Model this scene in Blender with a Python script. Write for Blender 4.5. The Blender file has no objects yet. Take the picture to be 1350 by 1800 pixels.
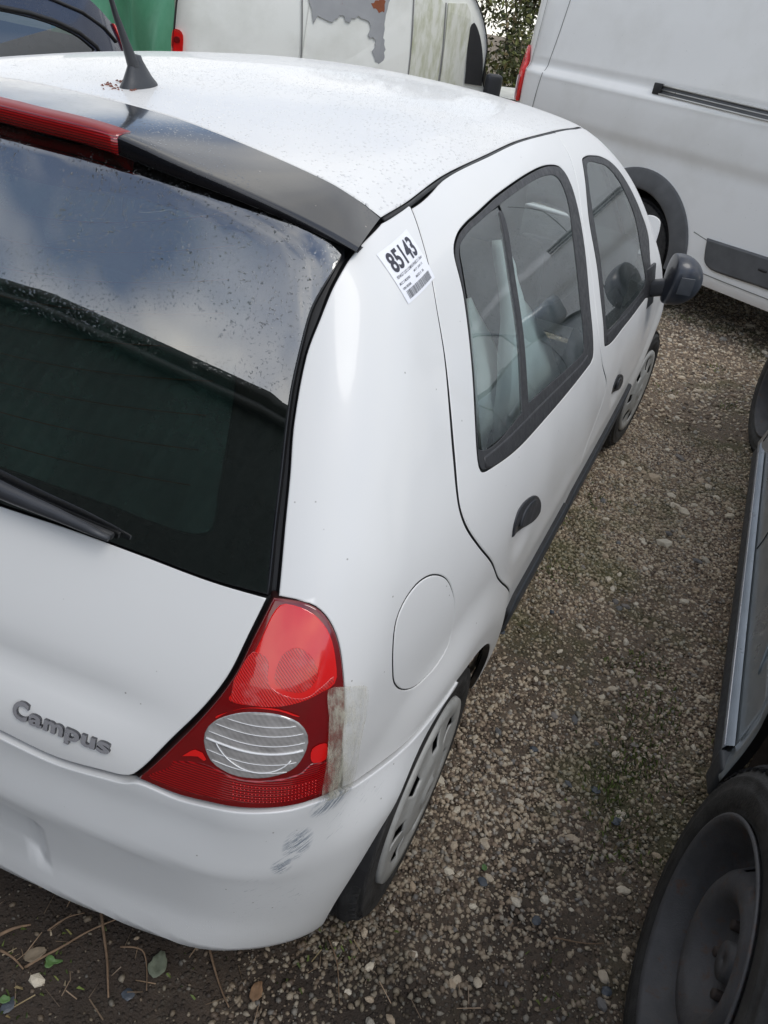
import bpy, bmesh, math, random
import numpy as np
from mathutils import Vector, Matrix
from mathutils.geometry import delaunay_2d_cdt
random.seed(7); rng = np.random.default_rng(7)
sc = bpy.context.scene
COL = sc.collection
# ---------------------------------------------------------------- camera
cd = bpy.data.cameras.new('camera'); cam = bpy.data.objects.new('camera', cd); COL.objects.link(cam)
def look(yaw, pit, rol):
    f = Vector((math.sin(yaw)*math.cos(pit), math.cos(yaw)*math.cos(pit), math.sin(pit)))
    r = f.cross(Vector((0,0,1))).normalized(); u = r.cross(f)
    c, s = math.cos(rol), math.sin(rol)
    r2 = c*r + s*u; u2 = -s*r + c*u
    return Matrix((r2, u2, -f)).transposed()
CAMP = Vector((1.008633, -0.505686, 1.600335))
cam.matrix_world = Matrix.Translation(CAMP) @ look(-0.3530414, -0.5778757, 0.1661423).to_4x4()
cd.sensor_fit = 'VERTICAL'; cd.sensor_height = 24; cd.lens = 24*1359.177/1800
cd.clip_start = .05; cd.clip_end = 500
sc.camera = cam
# ---------------------------------------------------------------- sky, sun
SUN_EL, SUN_AZ = math.radians(56), math.radians(116)     # azimuth from +Y towards +X
w = bpy.data.worlds.new('World'); sc.world = w; w.use_nodes = True
nt = w.node_tree; nt.nodes.clear()
def N(t, **k):
    n = nt.nodes.new(t)
    for a, b in k.items(): setattr(n, a, b)
    return n
wo = N('ShaderNodeOutputWorld'); bg1 = N('ShaderNodeBackground'); bg2 = N('ShaderNodeBackground'); mx = N('ShaderNodeMixShader')
sky = N('ShaderNodeTexSky', sky_type='NISHITA', sun_disc=False, sun_elevation=SUN_EL, sun_rotation=SUN_AZ, air_density=1.0, dust_density=.3, ozone_density=3.0)
nt.links.new(sky.outputs[0], bg1.inputs[0]); bg1.inputs[1].default_value = .13
tc = N('ShaderNodeTexCoord'); mp = N('ShaderNodeMapping'); mp.inputs['Scale'].default_value = (1, 1, 2.2); mp.inputs['Location'].default_value = (2.4, 5.5, 1.1)
nz = N('ShaderNodeTexNoise'); nz.inputs['Scale'].default_value = 1.7; nz.inputs['Detail'].default_value = 3.2; nz.inputs['Roughness'].default_value = .55
rp = N('ShaderNodeValToRGB'); rp.color_ramp.elements[0].position = .37; rp.color_ramp.elements[1].position = .63
rp.color_ramp.elements[0].color = (.10,.10,.10,1)
nt.links.new(tc.outputs['Generated'], mp.inputs[0]); nt.links.new(mp.outputs[0], nz.inputs[0]); nt.links.new(nz.outputs[0], rp.inputs[0])
nz2 = N('ShaderNodeTexNoise'); nz2.inputs['Scale'].default_value = 2.6; nz2.inputs['Detail'].default_value = 5
rp2 = N('ShaderNodeValToRGB'); rp2.color_ramp.elements[0].color = (.74,.77,.82,1); rp2.color_ramp.elements[1].color = (1,.97,.90,1)
rp2.color_ramp.elements[0].position = .35; rp2.color_ramp.elements[1].position = .65
nt.links.new(mp.outputs[0], nz2.inputs[0]); nt.links.new(nz2.outputs[0], rp2.inputs[0]); nt.links.new(rp2.outputs[0], bg2.inputs[0])
bg2.inputs[1].default_value = 1.36
nt.links.new(rp.outputs[0], mx.inputs[0]); nt.links.new(bg1.outputs[0], mx.inputs[1]); nt.links.new(bg2.outputs[0], mx.inputs[2]); nt.links.new(mx.outputs[0], wo.inputs[0])
sl = bpy.data.lights.new('sun', 'SUN'); so = bpy.data.objects.new('sun', sl); COL.objects.link(so)
sl.energy = 1.0; sl.angle = math.radians(26); sl.color = (1, .96, .9)
so.rotation_euler = Vector((math.sin(SUN_AZ)*math.cos(SUN_EL), math.cos(SUN_AZ)*math.cos(SUN_EL), math.sin(SUN_EL))).to_track_quat('Z', 'Y').to_euler()
sc.view_settings.view_transform = 'Standard'; sc.view_settings.look = 'None'; sc.view_settings.exposure = 0.30; sc.view_settings.gamma = 1
sc.view_settings.use_curve_mapping = False

def spl(xs,ys):
    # monotone-ish cubic hermite (catmull), vectorised
    xs=np.array(xs,float); ys=np.array(ys,float)
    d=np.diff(ys)/np.diff(xs); m=np.empty(len(xs)); m[0]=d[0]; m[-1]=d[-1]
    w1=np.diff(xs)[1:]; w0=np.diff(xs)[:-1]; m[1:-1]=(d[:-1]*w1+d[1:]*w0)/(w0+w1)
    for i in range(1,len(xs)-1):
        if d[i-1]*d[i]<=0: m[i]=m[i]*0.35
    def f(t):
        t=np.asarray(t,float); tc=np.clip(t,xs[0],xs[-1])
        i=np.clip(np.searchsorted(xs,tc,side='right')-1,0,len(xs)-2)
        h=xs[i+1]-xs[i]; u=(tc-xs[i])/h
        v=(2*u**3-3*u**2+1)*ys[i]+(u**3-2*u**2+u)*h*m[i]+(-2*u**3+3*u**2)*ys[i+1]+(u**3-u**2)*h*m[i+1]
        return v+np.where(t<xs[0],m[0]*(t-xs[0]),0)+np.where(t>xs[-1],m[-1]*(t-xs[-1]),0)
    return f
Wz=spl([.15,.25,.35,.48,.60,.72,.82,.93,1.05,1.18,1.30,1.38,1.46],[.760,.785,.803,.815,.820,.818,.808,.782,.733,.672,.607,.555,.48])
TR=spl([-.3,-.1,.1,.25,.45,.7,1.0,1.4,4],[.27,.16,.085,.051,.017,.004,.001,0,0])
TF=spl([0,2.3,2.8,3.1,3.4,3.6,3.8,4.0],[0,0,.008,.02,.06,.12,.22,.36])
Pz=spl([.0,.15,.24,.32,.42,.52,.58,.63,.72,.82,.93,1.05,1.2,1.33,1.45],[.16,.07,.02,-.01,-.02,-.005,.0,.002,.028,.066,.124,.20,.302,.395,.48])
Ry=spl([-.2,.2,.5,.7,1.0,1.4,1.8,2.1,2.3,2.9,3.02,3.3,3.6,3.8,4.2],[1.28,1.355,1.402,1.423,1.442,1.449,1.437,1.40,1.34,.985,.93,.86,.76,.66,.4])
Fz=spl([0,.2,.3,.5,.7,.9,1.5],[3.70,3.74,3.8,3.82,3.76,3.6,2.9])
def smax(a,b,k):
    h=np.clip(.5+.5*(a-b)/k,0,1); return b*(1-h)+a*h+k*h*(1-h)
def sst(a,b,t):
    t=np.clip((t-a)/(b-a),0,1); return t*t*(3-2*t)
def flare(y,z):
    o=0
    for yc in (.54,3.04):
        r=np.hypot(y-yc,z-.29); o=o+.018*np.where(z<.9,(1-sst(.345,.46,r)),0)
    return o
def S(y,z): return Wz(z)-TR(y)-TF(y)*np.clip(1.2-.2*z,.8,1.2)+flare(y,z)
def G(x,z): return Pz(z)+.16*x*x
def R(x,y): return Ry(y)-(.13)*x*x-.12*np.minimum(np.abs(x),2)**4
def F(p):
    x,y,z=np.abs(p[...,0]),p[...,1],p[...,2]
    a=(x-S(y,z))*.95
    b=(G(x,z)-y)*np.where(z>.93,.80,.93)
    c=(z-R(x,y))*np.clip(1-.1*np.clip((y-2.1)*2,0,1),.8,1)
    d=(y-(Fz(z)-.22*x*x))*.9
    m=smax(b,c,.05)
    m=smax(m,d,.15)
    return smax(m,a,.10)
PB=spl([.10,.18,.215,.24,.27,.33,.40,.46,.485,.52,.56,.60,.64,.7],[.10,.03,.004,-.010,-.009,-.005,-.009,-.015,-.018,-.015,-.010,-.003,.006,.02])
TRB=spl([-.3,-.1,.0,.1,.25,.45,.6],[.36,.20,.125,.070,.027,.002,.0])
def FB(p):
    x,y,z=np.abs(p[...,0]),p[...,1],p[...,2]
    a=(x-(Wz(z)+.006-TRB(y)+flare(y,z)))*.95
    b=(PB(z)+.17*x*x-y)*.93
    return smax(b,a,.13)
def todom(p):
    p=np.atleast_2d(p); x,y,z=p.T
    lam=np.arctan2(.8-y,x); r=np.where(y>=.8,x,np.hypot(x,.8-y))
    u=np.where(y>=.8,y,.8-.8*lam); return np.stack([u,.8*np.arctan2(z-.75,r)],-1)
def fromdom(uv,FF=F):
    uv=np.atleast_2d(uv); u,v=uv.T; ph=v/.8; lam=np.where(u>=.8,0,(.8-u)/.8)
    D=np.stack([np.cos(ph)*np.cos(lam),-np.cos(ph)*np.sin(lam),np.sin(ph)],-1)
    O=np.stack([0*u,np.where(u>=.8,u,.8),0*u+.75],-1)
    lo=np.full(len(u),.25); hi=np.full(len(u),1.6)
    for i in range(40):
        m=(lo+hi)/2; f=FF(O+m[:,None]*D); lo=np.where(f<0,m,lo); hi=np.where(f<0,hi,m)
    return O+lo[:,None]*D

ROOF_XY=[(-0.196,0.5701),(-0.0046,0.5697),(0.1682,0.5707),(0.3445,0.549),(0.4746,0.5404),(0.5269,0.546),(0.5436,0.5486),(0.5408,0.6439),(0.5277,0.8166),(0.5193,1.0627),(0.5102,1.2824),(0.5068,1.5926)]
TAIL=[(0.1753,0.1613,1),(0.1996,0.1603),(0.2204,0.1533),(0.2348,0.1371),(0.2445,0.1103),(0.2494,0.0658),(0.2515,0.022),(0.2512,-0.0281),(0.2522,-0.1014,1),(0.2215,-0.093),(0.1846,-0.0899),(0.1531,-0.09),(0.1086,-0.095),(0.0621,-0.1027),(0.0134,-0.1014,1),(0.0528,-0.0479),(0.091,0.0064),(0.1256,0.0614),(0.1521,0.1161)]
BSEAM=[(0.261,-0.1109,1),(0.2831,-0.1245),(0.3397,-0.129),(0.42,-0.129),(0.5232,-0.1246,1)]
QUARTER=[(0.4524,0.6203,1),(0.5753,0.6531,1),(0.5815,0.6498,1),(0.5543,0.5864),(0.5353,0.5111),(0.5299,0.4293),(0.5182,0.3462),(0.5095,0.2789),(0.504,0.206),(0.5214,0.1627),(0.5709,0.1051),(0.6485,0.0291),(0.7237,-0.0551),(0.93,-0.2375),(0.945,-0.3249),(0.93,-0.4071),(0.9,-0.4543,1),(0.875,-0.4538,1),(0.8269,-0.3762),(0.8132,-0.3274),(0.7894,-0.2808),(0.7569,-0.2375),(0.7165,-0.1995),(0.67,-0.1684),(0.6192,-0.1456),(0.5665,-0.1321),(0.5232,-0.1246,1,1),(0.42,-0.129),(0.3397,-0.129),(0.2831,-0.1245),(0.261,-0.1109,1),(0.2512,-0.0281),(0.2515,0.022),(0.2494,0.0658),(0.2445,0.1103),(0.2348,0.1371),(0.2204,0.1533),(0.1996,0.1603),(0.1798,0.1625,1),(0.1939,0.2396),(0.2065,0.3),(0.2209,0.3692),(0.2488,0.4485),(0.2775,0.4944),(0.3119,0.5384),(0.3606,0.5769)]
RDOOR=[(0.5815,0.6498,1),(0.8166,0.6916),(1.0627,0.7066),(1.2824,0.7185),(1.6068,0.7207,1),(1.5831,0.6644),(1.55,0.5993),(1.5127,0.5001),(1.5091,0.3674),(1.5017,0.216),(1.5395,0.1344),(1.6609,0.0098),(1.5,-0.1444),(1.505,-0.2822),(1.51,-0.4363,1),(0.93,-0.432,1),(0.945,-0.3249),(0.93,-0.2375),(0.7237,-0.0551),(0.6485,0.0291),(0.5709,0.1051),(0.5214,0.1627),(0.504,0.206),(0.5095,0.2789),(0.5182,0.3462),(0.5299,0.4293),(0.5353,0.5111),(0.5543,0.5864)]
FDOOR=[(1.6068,0.7207,1),(1.85,0.7206),(2.08,0.7128),(2.28,0.6005),(2.5,0.4272),(2.7,0.2593),(2.72,0.1856,1),(2.66,-0.049),(2.64,-0.2388),(2.63,-0.4358,1),(1.51,-0.4363,1),(1.505,-0.2822),(1.5,-0.1444),(1.6609,0.0098),(1.5395,0.1344),(1.5017,0.216),(1.5091,0.3674),(1.5127,0.5001),(1.55,0.5993),(1.5831,0.6644)]
FENDER=[(2.72,0.1856,1),(3.0,0.150),(3.25,0.085),(3.5,0.0,1),(3.5,-0.1422,1),(3.42,-0.1988,1),(3.2966,-0.2403),(3.245,-0.1913),(3.184,-0.154),(3.1164,-0.1302),(3.0453,-0.1209),(2.974,-0.1266),(2.9057,-0.1465),(2.8435,-0.1793),(2.7903,-0.223),(2.7486,-0.2748),(2.7201,-0.3315),(2.7063,-0.3909),(2.63,-0.4608,1),(2.63,-0.4358),(2.64,-0.2388),(2.66,-0.049)]
GLASS_R=[(0.1704,0.1619,1),(0.1847,0.2389),(0.1959,0.2896),(0.2132,0.3645),(0.2299,0.4204),(0.2619,0.4935),(0.2817,0.5214),(0.3348,0.5712,1)]
GLASS_B=[(0.1704,0.1619),(0.1054,0.1688),(0.0127,0.1847),(-0.0979,0.1983),(-0.2267,0.2035)]
CLEAR=[(0.2163,0.5812),(0.1617,0.4736),(0.1454,0.3976),(0.1193,0.2855),(0.1075,0.2312),(0.0904,0.2221),(0.0609,0.2224),(-0.0637,0.2442),(-0.2407,0.2594)]
CLEAR_T=[(-0.5112,0.7856),(-0.095,0.7542),(0.1726,0.6358),(0.204,0.6134)]
TG_LEFT=[(0.1703,0.1606),(0.1471,0.1151),(0.1206,0.0601),(0.0858,0.006),(0.0474,-0.0471),(0.0084,-0.0995)]
TG_BOT=[(0.0083,-0.1012),(-0.0059,-0.1104),(-0.0281,-0.1155),(-0.1042,-0.13),(-0.1917,-0.1279)]
RWIN=[(0.5969,0.2289),(0.6229,0.2198),(0.8569,0.1955),(1.3774,0.1775),(1.425,0.1893),(1.4536,0.3326),(1.4859,0.4625),(1.4889,0.5509),(1.465,0.6217),(1.3926,0.6427),(1.2519,0.6457),(0.996,0.6297),(0.8489,0.6132),(0.7397,0.5993),(0.6847,0.5806),(0.6618,0.5596),(0.6587,0.5041),(0.6334,0.4026),(0.6035,0.3018),(0.5914,0.2481)]
RWIN_IN=[(0.6021,0.262),(0.8292,0.2522),(0.8612,0.2565),(1.2923,0.2241),(1.3384,0.2327),(1.363,0.3643),(1.3922,0.4781),(1.4149,0.5514),(1.4017,0.606),(1.358,0.6237),(1.219,0.6268),(0.9699,0.6114),(0.8294,0.5981),(0.762,0.5901),(0.7007,0.5746),(0.68,0.5554),(0.6561,0.4628),(0.6248,0.3602)]
DIVID=[(0.9447,0.6024),(0.9669,0.599),(0.9391,0.4917),(0.9138,0.367),(0.8732,0.2429),(0.8692,0.227),(0.8315,0.2353),(0.8353,0.2567),(0.8823,0.376),(0.9085,0.498)]
FWIN=[(1.5726,0.1709),(1.8814,0.1478),(2.2668,0.1376),(2.3869,0.132),(2.3775,0.2442),(2.3893,0.3209),(2.3005,0.4128),(2.1753,0.5096),(2.0434,0.5853),(1.9276,0.6164),(1.8305,0.6287),(1.7263,0.6336),(1.6638,0.6207),(1.5791,0.5028),(1.576,0.3755),(1.5655,0.244)]
FWIN_IN=[(1.6015,0.2074),(1.8785,0.1906),(2.1954,0.1832),(2.2564,0.1943),(2.2225,0.2917),(2.185,0.4095),(2.0709,0.5123),(1.9525,0.581),(1.8545,0.6041),(1.7083,0.6152),(1.647,0.5628),(1.6274,0.4818),(1.6228,0.381),(1.6085,0.2789)]
HANR=[(0.7665,0.0184,1),(0.7604,0.0511),(0.7824,0.0722),(0.8491,0.0646),(0.9188,0.0373),(0.9758,-0.0059),(0.9897,-0.0388),(0.9331,-0.0351),(0.8468,-0.0125)]
HANR2=[(0.8035,0.0243),(0.8161,0.0476),(0.8713,0.0486),(0.9236,0.0282),(0.9611,-0.0042),(0.9448,-0.02),(0.8731,-0.0088)]
HANF=[(1.8788,-0.0781,1),(1.8199,-0.0301),(1.8428,-0.0123),(1.9203,-0.0209),(2.075,-0.0765),(2.1318,-0.1152),(2.0888,-0.1271)]
FLAP=[(0.3358,0.0216),(0.3304,0.0706),(0.3353,0.1067),(0.3552,0.1274),(0.3847,0.1365),(0.4184,0.131),(0.4552,0.1069),(0.4795,0.0698),(0.4913,0.0265),(0.4843,-0.0231),(0.4582,-0.0377),(0.4238,-0.0431),(0.3917,-0.041),(0.3631,-0.0237),(0.3441,-0.0009)]
STICKER=[(0.3935,0.5674),(0.5072,0.6079),(0.5351,0.5666),(0.536,0.5347),(0.4315,0.4998),(0.4125,0.5405)]
BUMPER_TOP=[(0.261,-0.1109,1),(0.2216,-0.094),(0.1846,-0.0908),(0.1532,-0.0909),(0.1086,-0.0967),(0.0621,-0.1054),(0.0134,-0.1041),(-0.006,-0.1144),(-0.0283,-0.1198),(-0.1047,-0.1348),(-0.1926,-0.1341)]
BUMPER_ARCH=[(0.5232,-0.1246),(0.4839,-0.1313),(0.4338,-0.1466),(0.3888,-0.1701),(0.35,-0.2006),(0.3185,-0.2365),(0.2948,-0.2762),(0.2787,-0.3188),(0.2696,-0.3634),(0.2681,-0.4087)]
TAPE=[(0.2267,0.0628),(0.2464,0.0617),(0.2786,0.0484),(0.2811,0.0134),(0.2754,-0.0372),(0.2717,-0.1153),(0.2497,-0.1097),(0.2229,-0.092),(0.224,-0.0389),(0.2265,0.0159)]
TL_LENS=[(0.205,0.0059),(0.2038,-0.0127),(0.1923,-0.0334),(0.1733,-0.0429),(0.1486,-0.0487),(0.1211,-0.0498),(0.1008,-0.0418),(0.0933,-0.0205),(0.0986,-0.0014),(0.1159,0.0158),(0.1436,0.0295),(0.1738,0.0321),(0.1953,0.0228)]
TL_TOP=[(0.1816,0.1546),(0.2052,0.1538),(0.2233,0.1418),(0.235,0.1216),(0.24,0.091),(0.2378,0.064),(0.2054,0.0519),(0.168,0.0408),(0.1213,0.0361),(0.1356,0.0627),(0.1559,0.1082)]
TL_REFL=[(0.0535,-0.0667),(0.0569,-0.0583),(0.0931,-0.048),(0.1302,-0.0525),(0.167,-0.0487),(0.1991,-0.0424),(0.209,-0.0333),(0.2388,-0.0467),(0.2385,-0.0888),(0.2074,-0.0811),(0.1548,-0.0808),(0.1054,-0.0868),(0.0602,-0.0942),(0.0271,-0.0907)]
LEAFP=[(0.678, 0.139), (0.487, 0.088), (0.314, -0.006), (0.281, -0.01), (0.291, -0.093), (0.98, 0.606)]
CHIPP=[(0.985, 1.008), (1.231, 0.902), (0.988, 0.575), (1.289, 0.48), (1.121, 0.552), (0.876, 1.604), (1.164, 0.967), (0.763, 1.411), (0.301, -0.096), (0.472, 0.021)]
TWIGS=[([(0.323, 0.115), (0.354, 0.087), (0.397, 0.049), (0.427, 0.018), (0.446, -0.002)], 0.0035, 'upright pale stalk lying below the bumper, left of the large decaying leaf'), ([(0.278, -0.036), (0.3, 0.006), (0.322, 0.056), (0.349, 0.097), (0.364, 0.121)], 0.003, 'long brown twig slanting across the soil at the lower left'), ([(0.543, 0.169), (0.578, 0.139), (0.619, 0.109), (0.648, 0.09)], 0.0028, 'straight reddish twig below the lowest point of the bumper'), ([(0.19, -0.014), (0.205, 0.007), (0.226, 0.029)], 0.004, 'short pale twig at the left edge under the bumper'), ([(0.403, 0.079), (0.443, 0.094), (0.468, 0.077), (0.498, 0.041)], 0.002, 'thin bent stalk beside the large decaying leaf'), ([(0.212, -0.034), (0.249, -0.034), (0.278, -0.039)], 0.003, 'brown twig at the left edge of the picture'), ([(1.162, 0.531), (1.209, 0.546), (1.264, 0.575)], 0.002, 'thin pale stalk on the gravel near the steel wheel'), ([(0.745, 0.296), (0.788, 0.257), (0.826, 0.195)], 0.0016, 'thin dark stalk at the bottom, right of the crinkled leaf'), ([(0.263, 0.035), (0.278, 0.072), (0.298, 0.097)], 0.002, 'small thin twig close under the bumper edge')]
WEEDS=[(0.854, 2.431, 50), (1.245, 1.119, 260), (1.211, 0.974, 200), (1.235, 1.275, 120), (1.278, 0.848, 110), (0.795, 1.826, 60), (1.307, 3.934, 50), (0.732, 2.233, 60), (0.936, 3.886, 40), (1.138, 1.539, 50), (1.307, 1.345, 80), (1.23, 0.407, 40), (0.765, 0.321, 30), (0.698, 0.296, 30), (0.522, 0.132, 20), (0.3, 0.006, 20), (0.282, -0.085, 40), (1.132, 4.493, 60), (0.843, 5.438, 80), (1.232, 1.512, 60)]

# ---------------------------------------------------------------- materials
class NT:
    def __init__(s, name):
        s.m = bpy.data.materials.new(name); s.m.use_nodes = True; s.t = s.m.node_tree; s.b = s.t.nodes['Principled BSDF']
        s.out = s.t.nodes['Material Output']
    def n(s, typ, **k):
        x = s.t.nodes.new(typ)
        for a, b in k.items():
            if a in x.inputs.keys(): x.inputs[a].default_value = b
            else: setattr(x, a, b)
        return x
    def l(s, a, b): s.t.links.new(a, b)
    def tex(s, scale=(1,1,1), rot=(0,0,0), loc=(0,0,0)):
        c = s.n('ShaderNodeTexCoord'); m = s.n('ShaderNodeMapping'); m.inputs['Scale'].default_value = scale; m.inputs['Rotation'].default_value = rot; m.inputs['Location'].default_value = loc
        s.l(c.outputs['Object'], m.inputs[0]); return m.outputs[0]
    def noise(s, vec, scale, detail=4, rough=.55):
        x = s.n('ShaderNodeTexNoise', Scale=scale, Detail=detail, Roughness=rough); s.l(vec, x.inputs['Vector']); return x.outputs[0]
    def ramp(s, fac, stops):
        r = s.n('ShaderNodeValToRGB'); e = r.color_ramp.elements
        while len(e) < len(stops): e.new(.5)
        for i, (p, c) in enumerate(stops):
            e[i].position = p; e[i].color = (c, c, c, 1) if isinstance(c, (int, float)) else (*c, 1)
        s.l(fac, r.inputs[0]); return r.outputs[0]
    def mix(s, fac, a, b):
        x = s.n('ShaderNodeMix', data_type='RGBA')
        for v, i in ((fac, 0), (a, 6), (b, 7)):
            if hasattr(v, 'links') or hasattr(v, 'is_output'): s.l(v, x.inputs[i])
            elif isinstance(v, (int, float)): x.inputs[i].default_value = v if i == 0 else (v, v, v, 1)
            else: x.inputs[i].default_value = (*v, 1)
        return x.outputs[2]
    def math(s, op, a, b=None):
        x = s.n('ShaderNodeMath', operation=op)
        for i, v in enumerate((a, b)):
            if v is None: continue
            if isinstance(v, (int, float)): x.inputs[i].default_value = v
            else: s.l(v, x.inputs[i])
        return x.outputs[0]
    def bump(s, h, strength=.3, dist=.002, to=True):
        x = s.n('ShaderNodeBump'); x.inputs['Strength'].default_value = strength; x.inputs['Distance'].default_value = dist
        s.l(h, x.inputs['Height'])
        if to: s.l(x.outputs[0], s.b.inputs['Normal'])
        return x.outputs[0]
    def set(s, **k):
        for a, b in k.items():
            a = a.replace('_', ' ')
            i = s.b.inputs[a]
            if hasattr(b, 'is_output'): s.l(b, i)
            elif i.type == 'RGBA' and len(b) == 3: i.default_value = (*b, 1)
            else: i.default_value = b
        return s
def simple(name, col, rough=.5, metal=0, var=.12, scale=8, bump=0, bscale=200, coat=0, spec=.5, droughness=.1):
    m = NT(name); v = m.tex()
    f = m.noise(v, scale, 5)
    c = m.mix(f, tuple(x*(1-var*1.6) for x in col), tuple(min(1, x*(1+var*1.2)) for x in col))
    m.set(Base_Color=c, Metallic=metal, Coat_Weight=coat, Coat_Roughness=.05)
    m.set(Specular_IOR_Level=spec)
    m.set(Roughness=m.ramp(m.noise(v, scale*2.3, 4), [(.3, max(0, rough-droughness)), (.7, min(1, rough+droughness))]))
    if bump: m.bump(m.noise(v, bscale, 3), bump, .002)
    return m.m
def drops(m, v, scale=260, thr=.32, patch=3.0, lo=.42, hi=.6):
    """height of scattered water drops: small rounded cells, present in patches"""
    vo = m.n('ShaderNodeTexVoronoi', Scale=scale, feature='F1'); m.l(v, vo.inputs['Vector'])
    d = m.ramp(vo.outputs['Distance'], [(0, 1), (thr, 0)])
    sel = m.ramp(m.noise(v, patch, 3), [(lo, 0), (hi, 1)])
    cs = m.n('ShaderNodeSeparateColor'); m.l(vo.outputs['Color'], cs.inputs[0])
    keep = m.math('LESS_THAN', cs.outputs[0], .45)
    return m.math('MULTIPLY', m.math('MULTIPLY', d, sel), keep)
def paint(name, col, dropk=1.0, dirt=.10, rough=.38, coat=.32, dscale=240, metal=0, dirtcol=(.45,.43,.38), scratches=False, patch=(.42,.6)):
    m = NT(name); v = m.tex()
    big = m.noise(v, 2.2, 6, .6)
    c = m.mix(m.math('MULTIPLY', m.ramp(big, [(.45, 0), (.8, 1)]), dirt), col, dirtcol)
    sp = m.n('ShaderNodeTexVoronoi', Scale=38.0); m.l(v, sp.inputs['Vector'])
    spk = m.math('MULTIPLY', m.ramp(sp.outputs['Distance'], [(.03, 1), (.07, 0)]), m.math('LESS_THAN', m.noise(v, 9, 2), .43))
    c = m.mix(m.math('MULTIPLY', spk, .85), c, (.22,.2,.17))
    if scratches:
        g = m.n('ShaderNodeNewGeometry'); sx = m.n('ShaderNodeSeparateXYZ'); m.l(g.outputs['Position'], sx.inputs[0])
        def blob(cx, cy, cz, rx, rz):
            a = m.math('POWER', m.math('DIVIDE', m.math('SUBTRACT', sx.outputs[0], cx), rx), 2.0)
            # diagonal patch running down and inwards from the lamp
            b = m.math('POWER', m.math('DIVIDE', m.math('SUBTRACT', sx.outputs[2], cz), rz), 2.0)
            return m.ramp(m.math('ADD', a, b), [(.25, 1), (1.0, 0)])
        bl = m.math('ADD', m.math('ADD', blob(.756, .15, .615, .020, .024), blob(.730, .12, .550, .017, .040)), blob(.716, .11, .505, .014, .022))
        def dot(d, k):
            x = m.n('ShaderNodeVectorMath', operation='DOT_PRODUCT'); m.l(g.outputs['Position'], x.inputs[0]); x.inputs[1].default_value = tuple(k*q for q in d); return x.outputs['Value']
        cx = m.n('ShaderNodeCombineXYZ'); m.l(dot((-.50,-.30,.81), 150), cx.inputs[0]); m.l(dot((.69,.41,.59), 15), cx.inputs[1]); m.l(dot((0,0,1), 9), cx.inputs[2]); vs = cx.outputs[0]
        st = m.math('MULTIPLY', m.ramp(m.noise(vs, 1.6, 8, .8), [(.485, 0), (.52, 1)]), m.ramp(m.noise(v, 40, 4, .7), [(.30, 0), (.42, 1)]))
        k = m.math('MULTIPLY', bl, st)
        c = m.mix(k, c, m.mix(m.noise(v, 90, 2), (.09,.12,.16), (.36,.40,.45)))
        # fine hairline scuffs
        bl2 = m.math('ADD', blob(.772, .17, .57, .03, .06), blob(.70, .1, .40, .07, .10))
        st2 = m.ramp(m.noise(vs, 3.2, 4, .7), [(.62, 0), (.66, 1)])
        c = m.mix(m.math('MULTIPLY', m.math('MULTIPLY', bl2, st2), .55), c, (.3,.32,.34))
    m.set(Base_Color=c, Coat_Weight=coat, Coat_Roughness=.06, Metallic=metal)
    m.set(Roughness=m.ramp(m.noise(v, 5, 5), [(.3, rough-.06), (.7, rough+.12)]))
    h = m.noise(v, 60, 2)
    if dropk:
        d = drops(m, v, dscale, .34, 3.5, *patch); d2 = drops(m, v, dscale*2.3, .4, 2.0, .35, .6)
        h2 = m.math('ADD', m.math('MULTIPLY', h, .03), m.math('MULTIPLY', m.math('ADD', d, m.math('MULTIPLY', d2, .4 if dropk > 1 else .0)), dropk))
        nb = m.bump(h2, .8, .0012)
        m.l(nb, m.b.inputs['Coat Normal'])
    else: m.bump(h, .04, .001)
    return m.m
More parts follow.
